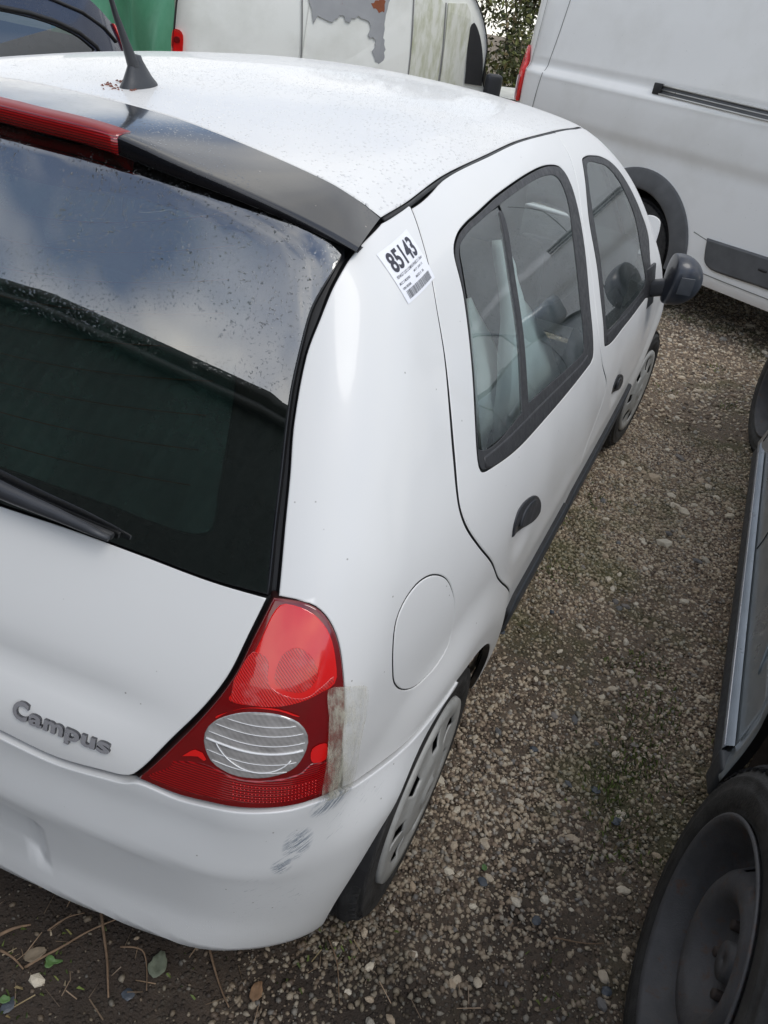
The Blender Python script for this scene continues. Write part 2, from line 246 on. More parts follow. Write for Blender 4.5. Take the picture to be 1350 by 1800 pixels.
def glassmat(name, tint, ior=1.5, drop=.0, dirt=.0, rough=.0, dscale=240, lo=.45, hi=.55, dirtcol=(.6,.65,.62), base=0.06, zmask=0):
    """a pane: clear tinted pass-through, mirror-like reflection that grows with grazing angle, wet patches and dust film"""
    m = NT(name); t = m.t; t.nodes.remove(m.b); v = m.tex()
    tr = m.n('ShaderNodeBsdfTransparent'); tr.inputs[0].default_value = (*tint, 1)
    gl = m.n('ShaderNodeBsdfGlossy'); gl.inputs['Roughness'].default_value = rough
    fr = m.n('ShaderNodeFresnel'); fr.inputs[0].default_value = ior
    n1 = m.ramp(m.noise(v, dscale, 3, .75), [(.60, 0), (.66, 1)]); d = m.math('MULTIPLY', n1, m.ramp(m.noise(v, 9, 4), [(lo, 0), (hi, 1)]))
    if zmask:
        sz = m.n('ShaderNodeSeparateXYZ'); m.l(v, sz.inputs[0]); d = m.math('MULTIPLY', d, m.ramp(m.math('SUBTRACT', sz.outputs[2], zmask), [(0, 0), (.12, 1)]))
    streak = m.noise(m.tex(scale=(1, 1, 1)), 35, 4)
    bp = m.n('ShaderNodeBump'); bp.inputs['Strength'].default_value = 1; bp.inputs['Distance'].default_value = .0003*drop
    m.l(m.math('ADD', d, m.math('MULTIPLY', streak, .02)), bp.inputs['Height']); m.l(bp.outputs[0], gl.inputs['Normal']); m.l(bp.outputs[0], fr.inputs['Normal'])
    mx = m.n('ShaderNodeMixShader'); m.l(m.math('MULTIPLY', m.math('ADD', fr.outputs[0], base), m.math('SUBTRACT', 1.0, m.math('MULTIPLY', d, .75 if drop else 0.))), mx.inputs[0]); m.l(tr.outputs[0], mx.inputs[1]); m.l(gl.outputs[0], mx.inputs[2])
    df = m.n('ShaderNodeBsdfDiffuse'); df.inputs[0].default_value = (*dirtcol, 1)
    mx2 = m.n('ShaderNodeMixShader'); m.l(m.math('MULTIPLY', m.ramp(m.noise(v, 7, 6, .7), [(.35, .3), (.75, 1)]), dirt), mx2.inputs[0]); m.l(mx.outputs[0], mx2.inputs[1]); m.l(df.outputs[0], mx2.inputs[2])
    m.l(mx2.outputs[0], m.out.inputs[0])
    return m.m
WHITE = (.735, .730, .712)
M = {}
M['paint'] = paint('white_car_paint', WHITE, .35, .08, dscale=300, patch=(.60,.8))
M['roofpaint'] = paint('wet_white_roof_paint', WHITE, 2.6, .18, dscale=150, patch=(.25,.5), rough=.42, coat=.42)
M['bumper'] = paint('scuffed_white_bumper_paint', (.72,.722,.715), .5, .22, rough=.34, scratches=True)
M['dark'] = simple('black_rubber_seal', (.012,.012,.013), .55)
M['trim'] = simple('weathered_black_trim', (.028,.028,.030), .48, var=.35, scale=30, bump=.35, bscale=300)
M['clad'] = simple('grey_black_cladding', (.045,.05,.058), .5, var=.2, scale=20, bump=.2)
M['handle'] = simple('black_handle_plastic', (.035,.037,.042), .38, var=.2, bump=.2, bscale=500)
M['spoiler'] = paint('gloss_black_spoiler', (.014,.015,.018), .5, .20, rough=.16, coat=.6, dirtcol=(.08,.07,.06), patch=(.5,.62))
M['glass'] = glassmat('side_glass', (.86,.97,.95), 1.6, drop=.6, dirt=.06, base=.17, dscale=300, dirtcol=(.6,.72,.70))
M['rglass'] = glassmat('heated_rear_glass', (.55,.66,.62), 2.0, drop=.8, dirt=.002, dscale=210, lo=.40, hi=.56, base=.24, zmask=1.15)
M['cglass'] = glassmat('tinted_car_glass', (.25,.33,.31), 1.7, base=.15)
M['film'] = glassmat('painted_cabin_light_film', (.86,.92,.90), 1.0, dirt=.50, base=.0, dirtcol=(.46,.70,.62))  # greenish diffuse layer paints the lit cabin's brightness into the clear glass
M['frit'] = simple('black_glass_border', (.006,.006,.008), .3, var=.1)
M['airbag'] = simple('pale_airbag_cloth', (.88,.95,.93), .8, var=.12, scale=14, bump=.3, bscale=60)
M['seat'] = simple('dark_grey_seat_cloth', (.05,.055,.06), .9, var=.3, scale=40, bump=.4, bscale=500)
M['interior'] = simple('charcoal_interior_plastic', (.025,.03,.032), .7)
M['shelf'] = simple('green_grey_parcel_shelf', (.055,.075,.068), .8, var=.3, scale=12)
M['liner'] = simple('pale_headlining', (.38,.38,.36), .9)
M['tread'] = simple('tyre_rubber', (.024,.024,.025), .78, var=.6, scale=26, bump=.7, bscale=160, spec=.3)
M['side'] = simple('tyre_sidewall_rubber', (.040,.039,.038), .68, var=.7, scale=24, bump=.6, bscale=220, spec=.35)
M['hubcap'] = simple('weathered_silver_hubcap', (.42,.42,.40), .5, var=.25, scale=22, metal=.15)
M['steel'] = simple('black_steel_rim', (.070,.072,.080), .62, var=.8, scale=32, bump=.6, bscale=160)
def steelmat():
    m = NT('dusty_rusty_black_steel'); v = m.tex()
    c = m.mix(m.noise(v, 9, 7, .7), (.028,.029,.033), (.115,.112,.115))
    c = m.mix(m.ramp(m.noise(v, 34, 7, .75), [(.55, 0), (.66, .8)]), c, (.10,.055,.035))
    m.set(Base_Color=c, Roughness=m.ramp(m.noise(v, 20, 5), [(.3, .42), (.7, .8)])); m.bump(m.noise(v, 180, 5, .7), .6, .002); return m.m
M['steel'] = steelmat()
M['rust'] = simple('muddy_arch_liner', (.055,.042,.032), .95, var=.8, scale=16, bump=.9, bscale=70)
M['chrome'] = simple('chrome', (.58,.58,.61), .20, metal=.6, coat=.8, var=.05)
M['chromeshade'] = simple('chrome_side_shade', (.035,.035,.04), .25, coat=.6)  # shadow on the letters' sides painted in as near-black
M['red'] = NT('red_lamp_plastic')

def redmat(name, c1, c2, rib=None, rough=.12, spec=.6, rot=(0,0,0)):
    m = NT(name); v = m.tex()
    c = m.mix(m.noise(v, 14, 4), c1, c2)
    if rib:
        w = m.n('ShaderNodeTexWave', Scale=rib[0], Distortion=rib[1]); w.bands_direction = rib[2]; m.l(m.tex(rot=rot), w.inputs['Vector']); w.inputs['Detail'].default_value = 1
        r = m.ramp(w.outputs[0], [(.25, 0), (.75, 1)])
        c = m.mix(r, c, tuple(x*rib[3] for x in c2)); m.bump(r, .35, .0007)
        pk = m.ramp(m.noise(v, 26, 4, .6), [(.52, 0), (.68, .55)]); c = m.mix(pk, c, (.62,.16,.15)) if rib[3] > .6 else c  # pinkish patches paint highlights into the ribbed lens
    m.set(Base_Color=c, Roughness=rough, Coat_Weight=1.0 if rough < .3 else 0., Coat_Roughness=.03, Specular_IOR_Level=spec)
    return m.m
M['red'] = redmat('deep_red_lamp_plastic', (.11,.003,.004), (.22,.005,.006))
M['redhi'] = redmat('bright_red_lens', (.80,.014,.012), (.66,.008,.008))
M['redrib'] = redmat('ribbed_red_lens', (.80,.022,.018), (.62,.012,.010), (105, 1.2, 'DIAGONAL', .66))
M['reddot'] = redmat('reflex_red_lens', (.42,.006,.008), (.27,.003,.005), (85, .4, 'Z', .5))
M['redtop'] = redmat('pinkish_sheen_lamp_top', (.28,.03,.03), (.20,.018,.018), rough=.45, spec=.3)  # pinkish reflection on the lamp's top face put into its colour
def dots_lens():
    m = NT('clear_reversing_lens'); v = m.tex()
    w = m.n('ShaderNodeTexWave', Scale=55, Distortion=2.0); w.bands_direction = 'DIAGONAL'; m.l(v, w.inputs['Vector'])
    c = m.mix(m.noise(m.tex(scale=(1,1,3)), 30, 4), (.16,.15,.14), (.66,.64,.62)); c = m.mix(m.math('MULTIPLY', w.outputs[0], .16), c, (.72,.70,.68))
    m.set(Base_Color=c, Roughness=.12, Metallic=.35, Coat_Weight=1.0)
    return m.m
M['clear'] = dots_lens()
M['whiteline'] = simple('lens_ridge', (.8,.8,.8), .15, coat=1)
def tapemat():
    m = NT('milky_sticky_tape'); v = m.tex(scale=(1,1,.35))
    n_ = m.noise(v, 70, 5, .7)
    m.set(Base_Color=m.mix(m.noise(v, 20, 4), (.66,.65,.55), (.58,.54,.42)), Roughness=.22, Coat_Weight=.6)
    m.set(Alpha=m.ramp(n_, [(.40, .10), (.66, .62)])); m.bump(n_, .8, .003); return m.m
M['tape'] = tapemat()
M['paper'] = simple('white_paper_label', (.84,.84,.87), .35, var=.03, coat=.3)
M['ink'] = simple('label_ink', (.035,.035,.05), .5, var=.1)
M['ink2'] = simple('label_small_ink', (.16,.16,.17), .6, var=.1)
def rline(name, c): return simple(name, c, .4)
M['heat'] = rline('heater_line', (.20,.10,.05))

# ---------------------------------------------------------------- mesh helpers
def link(o, parent=None):
    COL.objects.link(o)
    if parent is not None: o.parent = parent
    return o
def mk(name, v, f, mats, parent=None, idx=None, smooth=True, normals=None):
    me = bpy.data.meshes.new(name)
    if isinstance(f, np.ndarray):
        k = f.shape[1]; v = np.asarray(v, np.float32)
        me.vertices.add(len(v)); me.vertices.foreach_set('co', v.ravel())
        me.loops.add(f.size); me.loops.foreach_set('vertex_index', f.ravel().astype(np.int32))
        me.polygons.add(len(f)); me.polygons.foreach_set('loop_start', np.arange(0, f.size, k, dtype=np.int32))
        me.update(calc_edges=True); me.validate()
    else:
        me.from_pydata([tuple(map(float, p)) for p in v], [], [tuple(map(int, q)) for q in f])
    for m in (mats if isinstance(mats, (list, tuple)) else [mats]): me.materials.append(m)
    if smooth: me.polygons.foreach_set('use_smooth', [True]*len(me.polygons))
    if idx is not None: me.polygons.foreach_set('material_index', list(map(int, idx)))
    if normals is not None: me.normals_split_custom_set_from_vertices([tuple(map(float, n)) for n in normals])
    me.update()
    return link(bpy.data.objects.new(name, me), parent)
def empty(name, loc=(0,0,0), rot=(0,0,0), parent=None):
    o = bpy.data.objects.new(name, None); o.empty_display_size = .2; o.location = loc; o.rotation_euler = rot
    return link(o, parent)
def tag(o, label=None, cat=None, group=None, kind=None):
    for k, x in (('label', label), ('category', cat), ('group', group), ('kind', kind)):
        if x: o[k] = x
    return o
def crom(pts, step=.008, closed=True):
    """Catmull-Rom through (u,v[,corner]) control points, corners kept sharp"""
    P = [np.array(p[:2], float) for p in pts]; cr = [len(p) > 2 for p in pts]; n = len(P); out = []
    segs = n if closed else n-1
    for i in range(segs):
        a, b = P[i], P[(i+1) % n]
        pa = P[i-1] if (closed or i > 0) else a; pb = P[(i+2) % n] if (closed or i+2 < n) else b
        L = np.linalg.norm(b-a)
        m0 = (b-pa); m1 = (pb-a)
        l0 = np.linalg.norm(a-pa)+L; l1 = np.linalg.norm(pb-b)+L
        m0 = m0/max(l0, 1e-9)*L; m1 = m1/max(l1, 1e-9)*L
        if cr[i]: m0 = (b-a)
        if cr[(i+1) % n]: m1 = (b-a)
        k = max(1, int(math.ceil(L/step)))
        for j in range(k):
            t = j/k
            out.append((2*t**3-3*t*t+1)*a+(t**3-2*t*t+t)*m0+(-2*t**3+3*t*t)*b+(t**3-t*t)*m1)
    if not closed: out.append(P[-1])
    return np.array(out)
def area(p): return .5*np.sum(p[:,0]*np.roll(p[:,1],-1)-np.roll(p[:,0],-1)*p[:,1])
def inset(p, d):
    """move a CCW polygon inwards by d"""
    a = np.roll(p,1,0); b = np.roll(p,-1,0)
    t0 = p-a; t0 /= np.linalg.norm(t0,axis=1)[:,None]+1e-12
    t1 = b-p; t1 /= np.linalg.norm(t1,axis=1)[:,None]+1e-12
    n0 = np.stack([-t0[:,1],t0[:,0]],-1); n1 = np.stack([-t1[:,1],t1[:,0]],-1)
    m = n0+n1; L = np.linalg.norm(m,axis=1)[:,None]; m = np.where(L > .2, m/np.maximum(L,1e-9), n0)
    c = np.clip((m*n0).sum(1), .5, 1)
    return p+m*(d/c)[:,None]
def inside(q, poly):
    x, y = q[:,0][:,None], q[:,1][:,None]
    x0, y0 = poly[:,0][None], poly[:,1][None]; x1, y1 = np.roll(poly[:,0],-1)[None], np.roll(poly[:,1],-1)[None]
    c = ((y0 > y) != (y1 > y)) & (x < (x1-x0)*(y-y0)/(y1-y0+1e-15)+x0)
    return (c.sum(1) % 2) == 1
def segdist(q, poly):
    a = poly[None]; b = np.roll(poly,-1,0)[None]; d = b-a; w_ = q[:,None]-a
    t = np.clip((w_*d).sum(-1)/((d*d).sum(-1)+1e-15), 0, 1)
    return np.sqrt(((w_-t[...,None]*d)**2).sum(-1)).min(1)
def sheet(name, outline, mapf, normf, mats, parent=None, holes=(), grid=.03, gap=.002, lift=0., flange=.014, step=.01, splay=.006, mirror=False, flat=False, bevel=.0018, raw=False, aspect=1.0):
    """a panel: outline in a 2D domain -> triangulated skin on the real surface, rolled edge and a flange turned into the gap"""
    rings = []
    for k, ol in enumerate([outline]+list(holes)):
        p = ol if raw else crom(ol, step)
        if area(p) < 0: p = p[::-1]
        keep = np.linalg.norm(p-np.roll(p,1,0),axis=1) > 1e-5; p = p[keep]
        rings.append(p)
    sg = [1]+[-1]*len(holes)
    A = [inset(p, s*(gap+bevel)) for p, s in zip(rings, sg)]
    B = [inset(p, s*gap) for p, s in zip(rings, sg)]
    Cc = [inset(p, s*(gap-splay)) for p, s in zip(rings, sg)]
    lo, hi = A[0].min(0), A[0].max(0)
    gx = np.arange(lo[0]+grid*.5, hi[0], grid*aspect); gy = np.arange(lo[1]+grid*.5, hi[1], grid)
    Q = np.array(np.meshgrid(gx, gy)).reshape(2,-1).T if len(gx) and len(gy) else np.zeros((0,2))
    if len(Q):
        ok = inside(Q, A[0])
        for h in A[1:]: ok &= ~inside(Q, h)
        Q = Q[ok]
        for h in A:
            if len(Q): Q = Q[segdist(Q, h) > grid*.35]
    vs = [Vector(tuple(x)) for h in A for x in h]+[Vector(tuple(x)) for x in Q]
    ed = []; o = 0
    for h in A:
        ed += [(o+i, o+(i+1) % len(h)) for i in range(len(h))]; o += len(h)
    V, _, Fc, *_r = delaunay_2d_cdt(vs, ed, [], 0, 1e-7)
    V = np.array([tuple(x) for x in V]); tri = np.array([f for f in Fc if len(f) == 3])
    cen = V[tri].mean(1); ok = inside(cen, A[0])
    for h in A[1:]: ok &= ~inside(cen, h)
    tri = tri[ok]
    e1 = V[tri[:,1]]-V[tri[:,0]]; e2 = V[tri[:,2]]-V[tri[:,0]]; neg = (e1[:,0]*e2[:,1]-e1[:,1]*e2[:,0]) < 0
    tri[neg] = tri[neg][:, ::-1]
    P = mapf(V); Nn = normf(P, V); P0 = P+Nn*lift
    verts = [P0]; norms = [Nn]; faces = [tuple(t) for t in tri]; idx = [0]*len(faces); base = len(P0)
    if not flat:
        for h, b, c, s in zip(A, B, Cc, sg):
            n_ = len(h)
            pa = mapf(h); na = normf(pa, h); pb = mapf(b); nb = normf(pb, b); pc = mapf(c); nc = normf(pc, c)
            out = pb-pa; out -= (out*nb).sum(1)[:,None]*nb; out /= np.linalg.norm(out,axis=1)[:,None]+1e-12
            verts += [pa+na*lift, pb+nb*(lift-bevel), pc+nc*(lift-flange), pb+nb*(lift-bevel)]
            norms += [na, (nb+out*1.3)/np.linalg.norm(nb+out*1.3,axis=1)[:,None], out, out]
            for i in range(n_):
                j = (i+1) % n_
                q = (base+i, base+j, base+n_+j, base+n_+i); r = (base+3*n_+i, base+3*n_+j, base+2*n_+j, base+2*n_+i)
                if s > 0: q = q[::-1]; r = r[::-1]
                faces += [q, r]; idx += [0, 1 if isinstance(mats, (list, tuple)) and len(mats) > 1 else 0]
            base += 4*n_
    verts = np.concatenate(verts); norms = np.concatenate(norms)
    # make face winding agree with the outward normals
    t0 = tri[len(tri)//2]; fn = np.cross(verts[t0[1]]-verts[t0[0]], verts[t0[2]]-verts[t0[0]])
    if np.dot(fn, norms[t0[0]]) < 0: faces = [f[::-1] for f in faces]
    if mirror:
        verts = verts*[-1,1,1]; norms = norms*[-1,1,1]; faces = [f[::-1] for f in faces]
    return mk(name, verts, faces, mats, parent, idx, True, norms)
def gradn(FF):
    def f(P, uv=None):
        e = 4e-4; g = np.stack([FF(P+np.eye(3)[i]*e)-FF(P-np.eye(3)[i]*e) for i in range(3)], -1)
        return g/(np.linalg.norm(g,axis=-1)[:,None]+1e-12)
    return f
def numn(mapf, sign=1):
    def f(P, uv):
        e = 1e-3; a = mapf(uv+[e,0])-mapf(uv-[e,0]); b = mapf(uv+[0,e])-mapf(uv-[0,e]); n = np.cross(a, b)*sign
        return n/(np.linalg.norm(n,axis=-1)[:,None]+1e-12)
    return f
def panel(name, outline, mats, parent, FF=F, **k):
    return sheet(name, outline, lambda q: fromdom(q, FF), gradn(FF), mats, parent, **k)
def tube(name, pts, rad, mat, parent=None, seg=10, sx=1., caps=True, up=None, sub=0):
    P = np.array(pts, float); n = len(P); R = np.array(rad if hasattr(rad,'__len__') else [rad]*n, float)
    T = np.gradient(P, axis=0); T /= np.linalg.norm(T,axis=1)[:,None]
    u = np.array(up if up is not None else ([0,0,1] if abs(T[0,2]) < .9 else [0,1,0]), float)
    v = []
    for i in range(n):
        a = np.cross(T[i], u); a /= np.linalg.norm(a); b = np.cross(a, T[i])
        for j in range(seg):
            t = 2*math.pi*j/seg; v.append(P[i]+R[i]*(math.cos(t)*a*sx+math.sin(t)*b))
    f = [(i*seg+j, i*seg+(j+1) % seg, (i+1)*seg+(j+1) % seg, (i+1)*seg+j) for i in range(n-1) for j in range(seg)]
    if caps: f += [tuple(range(seg))[::-1], tuple((n-1)*seg+j for j in range(seg))]
    return mk(name, v, f, mat, parent)
def lathe(name, prof, mat, parent=None, seg=72, axis='x', drop=None, idx=None, caps=False):
    """prof: (axial, radius)"""
    v = []; f = []; ii = []
    for a, r in prof:
        for j in range(seg):
            t = 2*math.pi*j/seg; v.append((a, r*math.cos(t), r*math.sin(t)))
    n = len(prof)
    for i in range(n-1):
        for j in range(seg):
            if drop and drop(i, j): continue
            f.append((i*seg+j, i*seg+(j+1) % seg, (i+1)*seg+(j+1) % seg, (i+1)*seg+j)); ii.append(idx(i, j) if idx else 0)
    return mk(name, v, f, mat, parent, ii)
def rbox(name, size, loc, mat, parent=None, bev=.02, seg=3, rot=(0,0,0), taper=None):
    bm = bmesh.new(); bmesh.ops.create_cube(bm, size=1)
    for q in bm.verts:
        q.co = Vector((q.co.x*size[0], q.co.y*size[1], q.co.z*size[2]))
        if taper and q.co.z > 0: q.co.x *= taper; q.co.y *= taper
    bmesh.ops.bevel(bm, geom=bm.edges[:], offset=bev, segments=seg, profile=.6, affect='EDGES')
    me = bpy.data.meshes.new(name); bm.to_mesh(me); bm.free(); me.materials.append(mat)
    me.polygons.foreach_set('use_smooth', [True]*len(me.polygons))
    o = link(bpy.data.objects.new(name, me), parent); o.location = loc; o.rotation_euler = rot
    return o
def prism(name, poly, mapf, depth, mat, parent=None, step=.02):
    """solid slab: closed outline (2D) mapped to 3D by mapf(uv, d) with d=0 front and d=depth back"""
    p = crom(poly, step)
    if area(p) < 0: p = p[::-1]
    n = len(p); v = [mapf(q, 0) for q in p]+[mapf(q, depth) for q in p]
    f = [tuple(range(n)), tuple(range(n, 2*n))[::-1]]+[(i, n+i, n+(i+1) % n, (i+1) % n) for i in range(n)]
    o = mk(name, v, f, mat, parent, smooth=False); return o
def text_mesh(s, size=1., bold=0., extrude=0., bevel=0., space=1., shear=0):
    cu = bpy.data.curves.new('t', 'FONT'); cu.body = s; cu.size = size; cu.offset = bold; cu.extrude = extrude; cu.bevel_depth = bevel
    cu.space_character = space; cu.shear = shear; cu.resolution_u = 4; cu.bevel_resolution = 2
    ob = bpy.data.objects.new('t', cu); COL.objects.link(ob); bpy.context.view_layer.update()
    me = bpy.data.meshes.new_from_object(ob.evaluated_get(bpy.context.evaluated_depsgraph_get()))
    bpy.data.objects.remove(ob); bpy.data.curves.remove(cu)
    v = np.empty(len(me.vertices)*3); me.vertices.foreach_get('co', v); f = [tuple(p.vertices) for p in me.polygons]
    bpy.data.meshes.remove(me); return v.reshape(-1,3), f

# ---------------------------------------------------------------- ground
def hnoise(x, y):
    r = np.zeros_like(x)
    for fx, fy, p, a in ((1.3,.7,0,.010),(-.9,1.7,1,.008),(3.1,2.2,2,.005),(5.3,-4.1,.5,.003),(-7.7,6.1,1.1,.002),(13,9,.3,.0015),(-17,21,2,.001)):
        r = r+a*np.sin(fx*x+fy*y+p)*np.cos(fy*x*.7-fx*y*.6+p*2)
    return r*np.clip(1.2-np.hypot(x-1,y-2)/30, 0, 1)-.004
def axis_pts(c, near, dn, far):
    a = list(np.arange(c-near, c+near+1e-9, dn)); s = dn
    l = [a[0]]; r = [a[-1]]
    while r[-1] < c+far: s *= 1.25; r.append(r[-1]+s); l.append(l[-1]-s)
    return np.array(l[:0:-1]+a+r[1:])
gx = axis_pts(1.0, 3.2, .03, 90); gy = axis_pts(3.0, 5.0, .03, 90)
X, Y = np.meshgrid(gx, gy, indexing='ij'); Z = hnoise(X, Y)
fine = (np.abs(X-1) < 3.2) & (np.abs(Y-3) < 5); Z = Z+np.where(fine, rng.normal(0, .0022, X.shape), 0)
V = np.stack([X, Y, Z], -1).reshape(-1,3); nx_, ny_ = X.shape
I = np.arange(nx_*ny_).reshape(nx_, ny_)
Fq = np.stack([I[:-1,:-1], I[1:,:-1], I[1:,1:], I[:-1,1:]], -1).reshape(-1,4)
def groundmat():
    m = NT('damp_stony_soil'); v = m.tex()
    c = m.mix(m.noise(v, 2.2, 8, .65), (.10,.070,.047), (.29,.215,.15))
    c = m.mix(m.ramp(m.noise(v, 90, 5, .7), [(.45, 0), (.75, 1)]), c, (.16,.14,.11))
    vo = m.n('ShaderNodeTexVoronoi', Scale=95.0); m.l(v, vo.inputs['Vector'])
    st = m.ramp(vo.outputs['Distance'], [(.25, 1), (.45, 0)])
    hs = m.n('ShaderNodeSeparateColor'); m.l(vo.outputs['Color'], hs.inputs[0])
    pc = m.ramp(hs.outputs[0], [(0, (.05,.04,.035)), (.4, (.14,.11,.085)), (.7, (.28,.25,.20)), (1, (.45,.42,.36))])
    c = m.mix(m.math('MULTIPLY', st, .75), c, pc)
    g = m.n('ShaderNodeNewGeometry'); sx = m.n('ShaderNodeSeparateXYZ'); m.l(g.outputs['Position'], sx.inputs[0])
    moss = m.math('MULTIPLY', m.ramp(m.noise(v, 1.6, 6, .7), [(.50, 0), (.62, 1)]), .6)
    c = m.mix(moss, c, m.mix(m.noise(v, 60, 3), (.035,.045,.010), (.11,.12,.03)))
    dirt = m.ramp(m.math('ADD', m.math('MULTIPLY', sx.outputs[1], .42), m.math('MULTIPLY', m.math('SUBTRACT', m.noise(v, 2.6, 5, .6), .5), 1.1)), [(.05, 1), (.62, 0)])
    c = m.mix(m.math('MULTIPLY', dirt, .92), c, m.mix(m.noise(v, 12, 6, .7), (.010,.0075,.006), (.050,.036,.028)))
    m.set(Base_Color=c, Roughness=.85, Specular_IOR_Level=.4); m.bump(m.math('ADD', st, m.noise(v, 220, 4)), .7, .006)
    return m.m
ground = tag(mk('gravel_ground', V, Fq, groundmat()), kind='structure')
def stonemat():
    m = NT('mixed_gravel_stone'); g = m.n('ShaderNodeNewGeometry'); v = m.tex()
    c = m.ramp(g.outputs['Random Per Island'], [(0, (.09,.067,.052)), (.12, (.20,.14,.10)), (.27, (.38,.28,.195)), (.44, (.58,.455,.32)), (.64, (.68,.555,.40)), (.82, (.74,.64,.49)), (.91, (.28,.26,.24)), (1, (.74,.66,.53))])
    c = m.mix(m.noise(v, 160, 4), c, m.mix(.5, c, (.10,.08,.06)))
    sx = m.n('ShaderNodeSeparateXYZ'); m.l(g.outputs['Position'], sx.inputs[0])
    moss = m.math('MULTIPLY', m.ramp(m.noise(v, 1.6, 6, .7), [(.50, 0), (.62, 1)]), .45)
    c = m.mix(moss, c, (.10,.115,.035))
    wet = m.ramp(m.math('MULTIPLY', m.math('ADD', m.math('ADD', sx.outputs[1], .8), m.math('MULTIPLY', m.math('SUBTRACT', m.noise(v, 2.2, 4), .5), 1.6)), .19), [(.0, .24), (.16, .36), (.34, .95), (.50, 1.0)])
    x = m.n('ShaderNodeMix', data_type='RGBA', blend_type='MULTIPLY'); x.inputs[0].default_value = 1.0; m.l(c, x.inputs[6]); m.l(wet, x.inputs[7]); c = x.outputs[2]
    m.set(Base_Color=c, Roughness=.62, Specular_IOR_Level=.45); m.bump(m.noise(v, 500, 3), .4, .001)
    return m.m
def dustmat():
    m = NT('pale_limestone'); oi = m.n('ShaderNodeObjectInfo'); v = m.tex()
    c = m.ramp(oi.outputs['Random'], [(0, (.45,.34,.23)), (.3, (.68,.58,.44)), (.6, (.78,.71,.58)), (.8, (.78,.69,.53)), (.92, (.11,.13,.15)), (1, (.30,.27,.24))])
    c = m.mix(m.noise(v, 45, 5, .7), c, m.mix(.45, c, (.14,.10,.07)))
    m.set(Base_Color=c, Roughness=.75); m.bump(m.noise(v, 120, 4), .5, .002); return m.m
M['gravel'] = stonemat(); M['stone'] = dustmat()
t_ = (1+5**.5)/2
ICO = np.array([(-1,t_,0),(1,t_,0),(-1,-t_,0),(1,-t_,0),(0,-1,t_),(0,1,t_),(0,-1,-t_),(0,1,-t_),(t_,0,-1),(t_,0,1),(-t_,0,-1),(-t_,0,1)])/math.hypot(1,t_)
ICF = np.array([(0,11,5),(0,5,1),(0,1,7),(0,7,10),(0,10,11),(1,5,9),(5,11,4),(11,10,2),(10,7,6),(7,1,8),(3,9,4),(3,4,2),(3,2,6),(3,6,8),(3,8,9),(4,9,5),(2,4,11),(6,2,10),(8,6,7),(9,8,1)])
def stones(name, n, x0, x1, y0, y1, r0, r1, power=2.2, mask=None):
    x = rng.uniform(x0, x1, n); y = rng.uniform(y0, y1, n)
    if mask is not None:
        k = mask(x, y); x, y = x[k], y[k]; n = len(x)
    r = r0+(r1-r0)*rng.random(n)**power
    base = ICO[None]*(1+rng.uniform(-.28,.28,(n,12,1)))
    sc_ = np.stack([rng.uniform(.75,1.25,n), rng.uniform(.6,1.0,n), rng.uniform(.4,.8,n)], -1)[:,None]
    q = base*sc_*r[:,None,None]
    a = rng.uniform(0, 2*math.pi, n); tl = rng.normal(0, .35, n)
    c, s = np.cos(tl)[:,None], np.sin(tl)[:,None]; yy, zz = q[...,1]*c-q[...,2]*s, q[...,1]*s+q[...,2]*c
    c, s = np.cos(a)[:,None], np.sin(a)[:,None]; xx, yy = q[...,0]*c-yy*s, q[...,0]*s+yy*c
    z = hnoise(x, y)[:,None]+zz+(r*rng.uniform(.05,.42,n))[:,None]
    v = np.stack([xx+x[:,None], yy+y[:,None], z], -1).reshape(-1,3)
    f = (ICF[None]+(np.arange(n)*12)[:,None,None]).reshape(-1,3)
    return mk(name, v, f, M['gravel'], None, smooth=False)
def density(x, y):
    # dirt shows through in patches; fewer stones close behind the car
    k = .42+.30*np.clip(y,0,2.2)+.45*np.sin(2.1*x+1.3*y)*np.cos(1.7*y-2.6*x+1)+.3*np.sin(5*x-4*y)
    k = np.where(y < .25, k*.45, k)
    return rng.random(len(x)) < np.clip(k, .16, 1)
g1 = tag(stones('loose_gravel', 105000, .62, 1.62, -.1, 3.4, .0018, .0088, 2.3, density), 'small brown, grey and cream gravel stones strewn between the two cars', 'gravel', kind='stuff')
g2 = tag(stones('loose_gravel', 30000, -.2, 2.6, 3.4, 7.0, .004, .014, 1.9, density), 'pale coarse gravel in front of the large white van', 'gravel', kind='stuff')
g3 = tag(stones('loose_gravel', 9000, -.5, 1.5, -.75, .6, .0022, .009, 2.6, density), 'sparse pebbles in dark soil behind the rear bumper', 'gravel', kind='stuff')
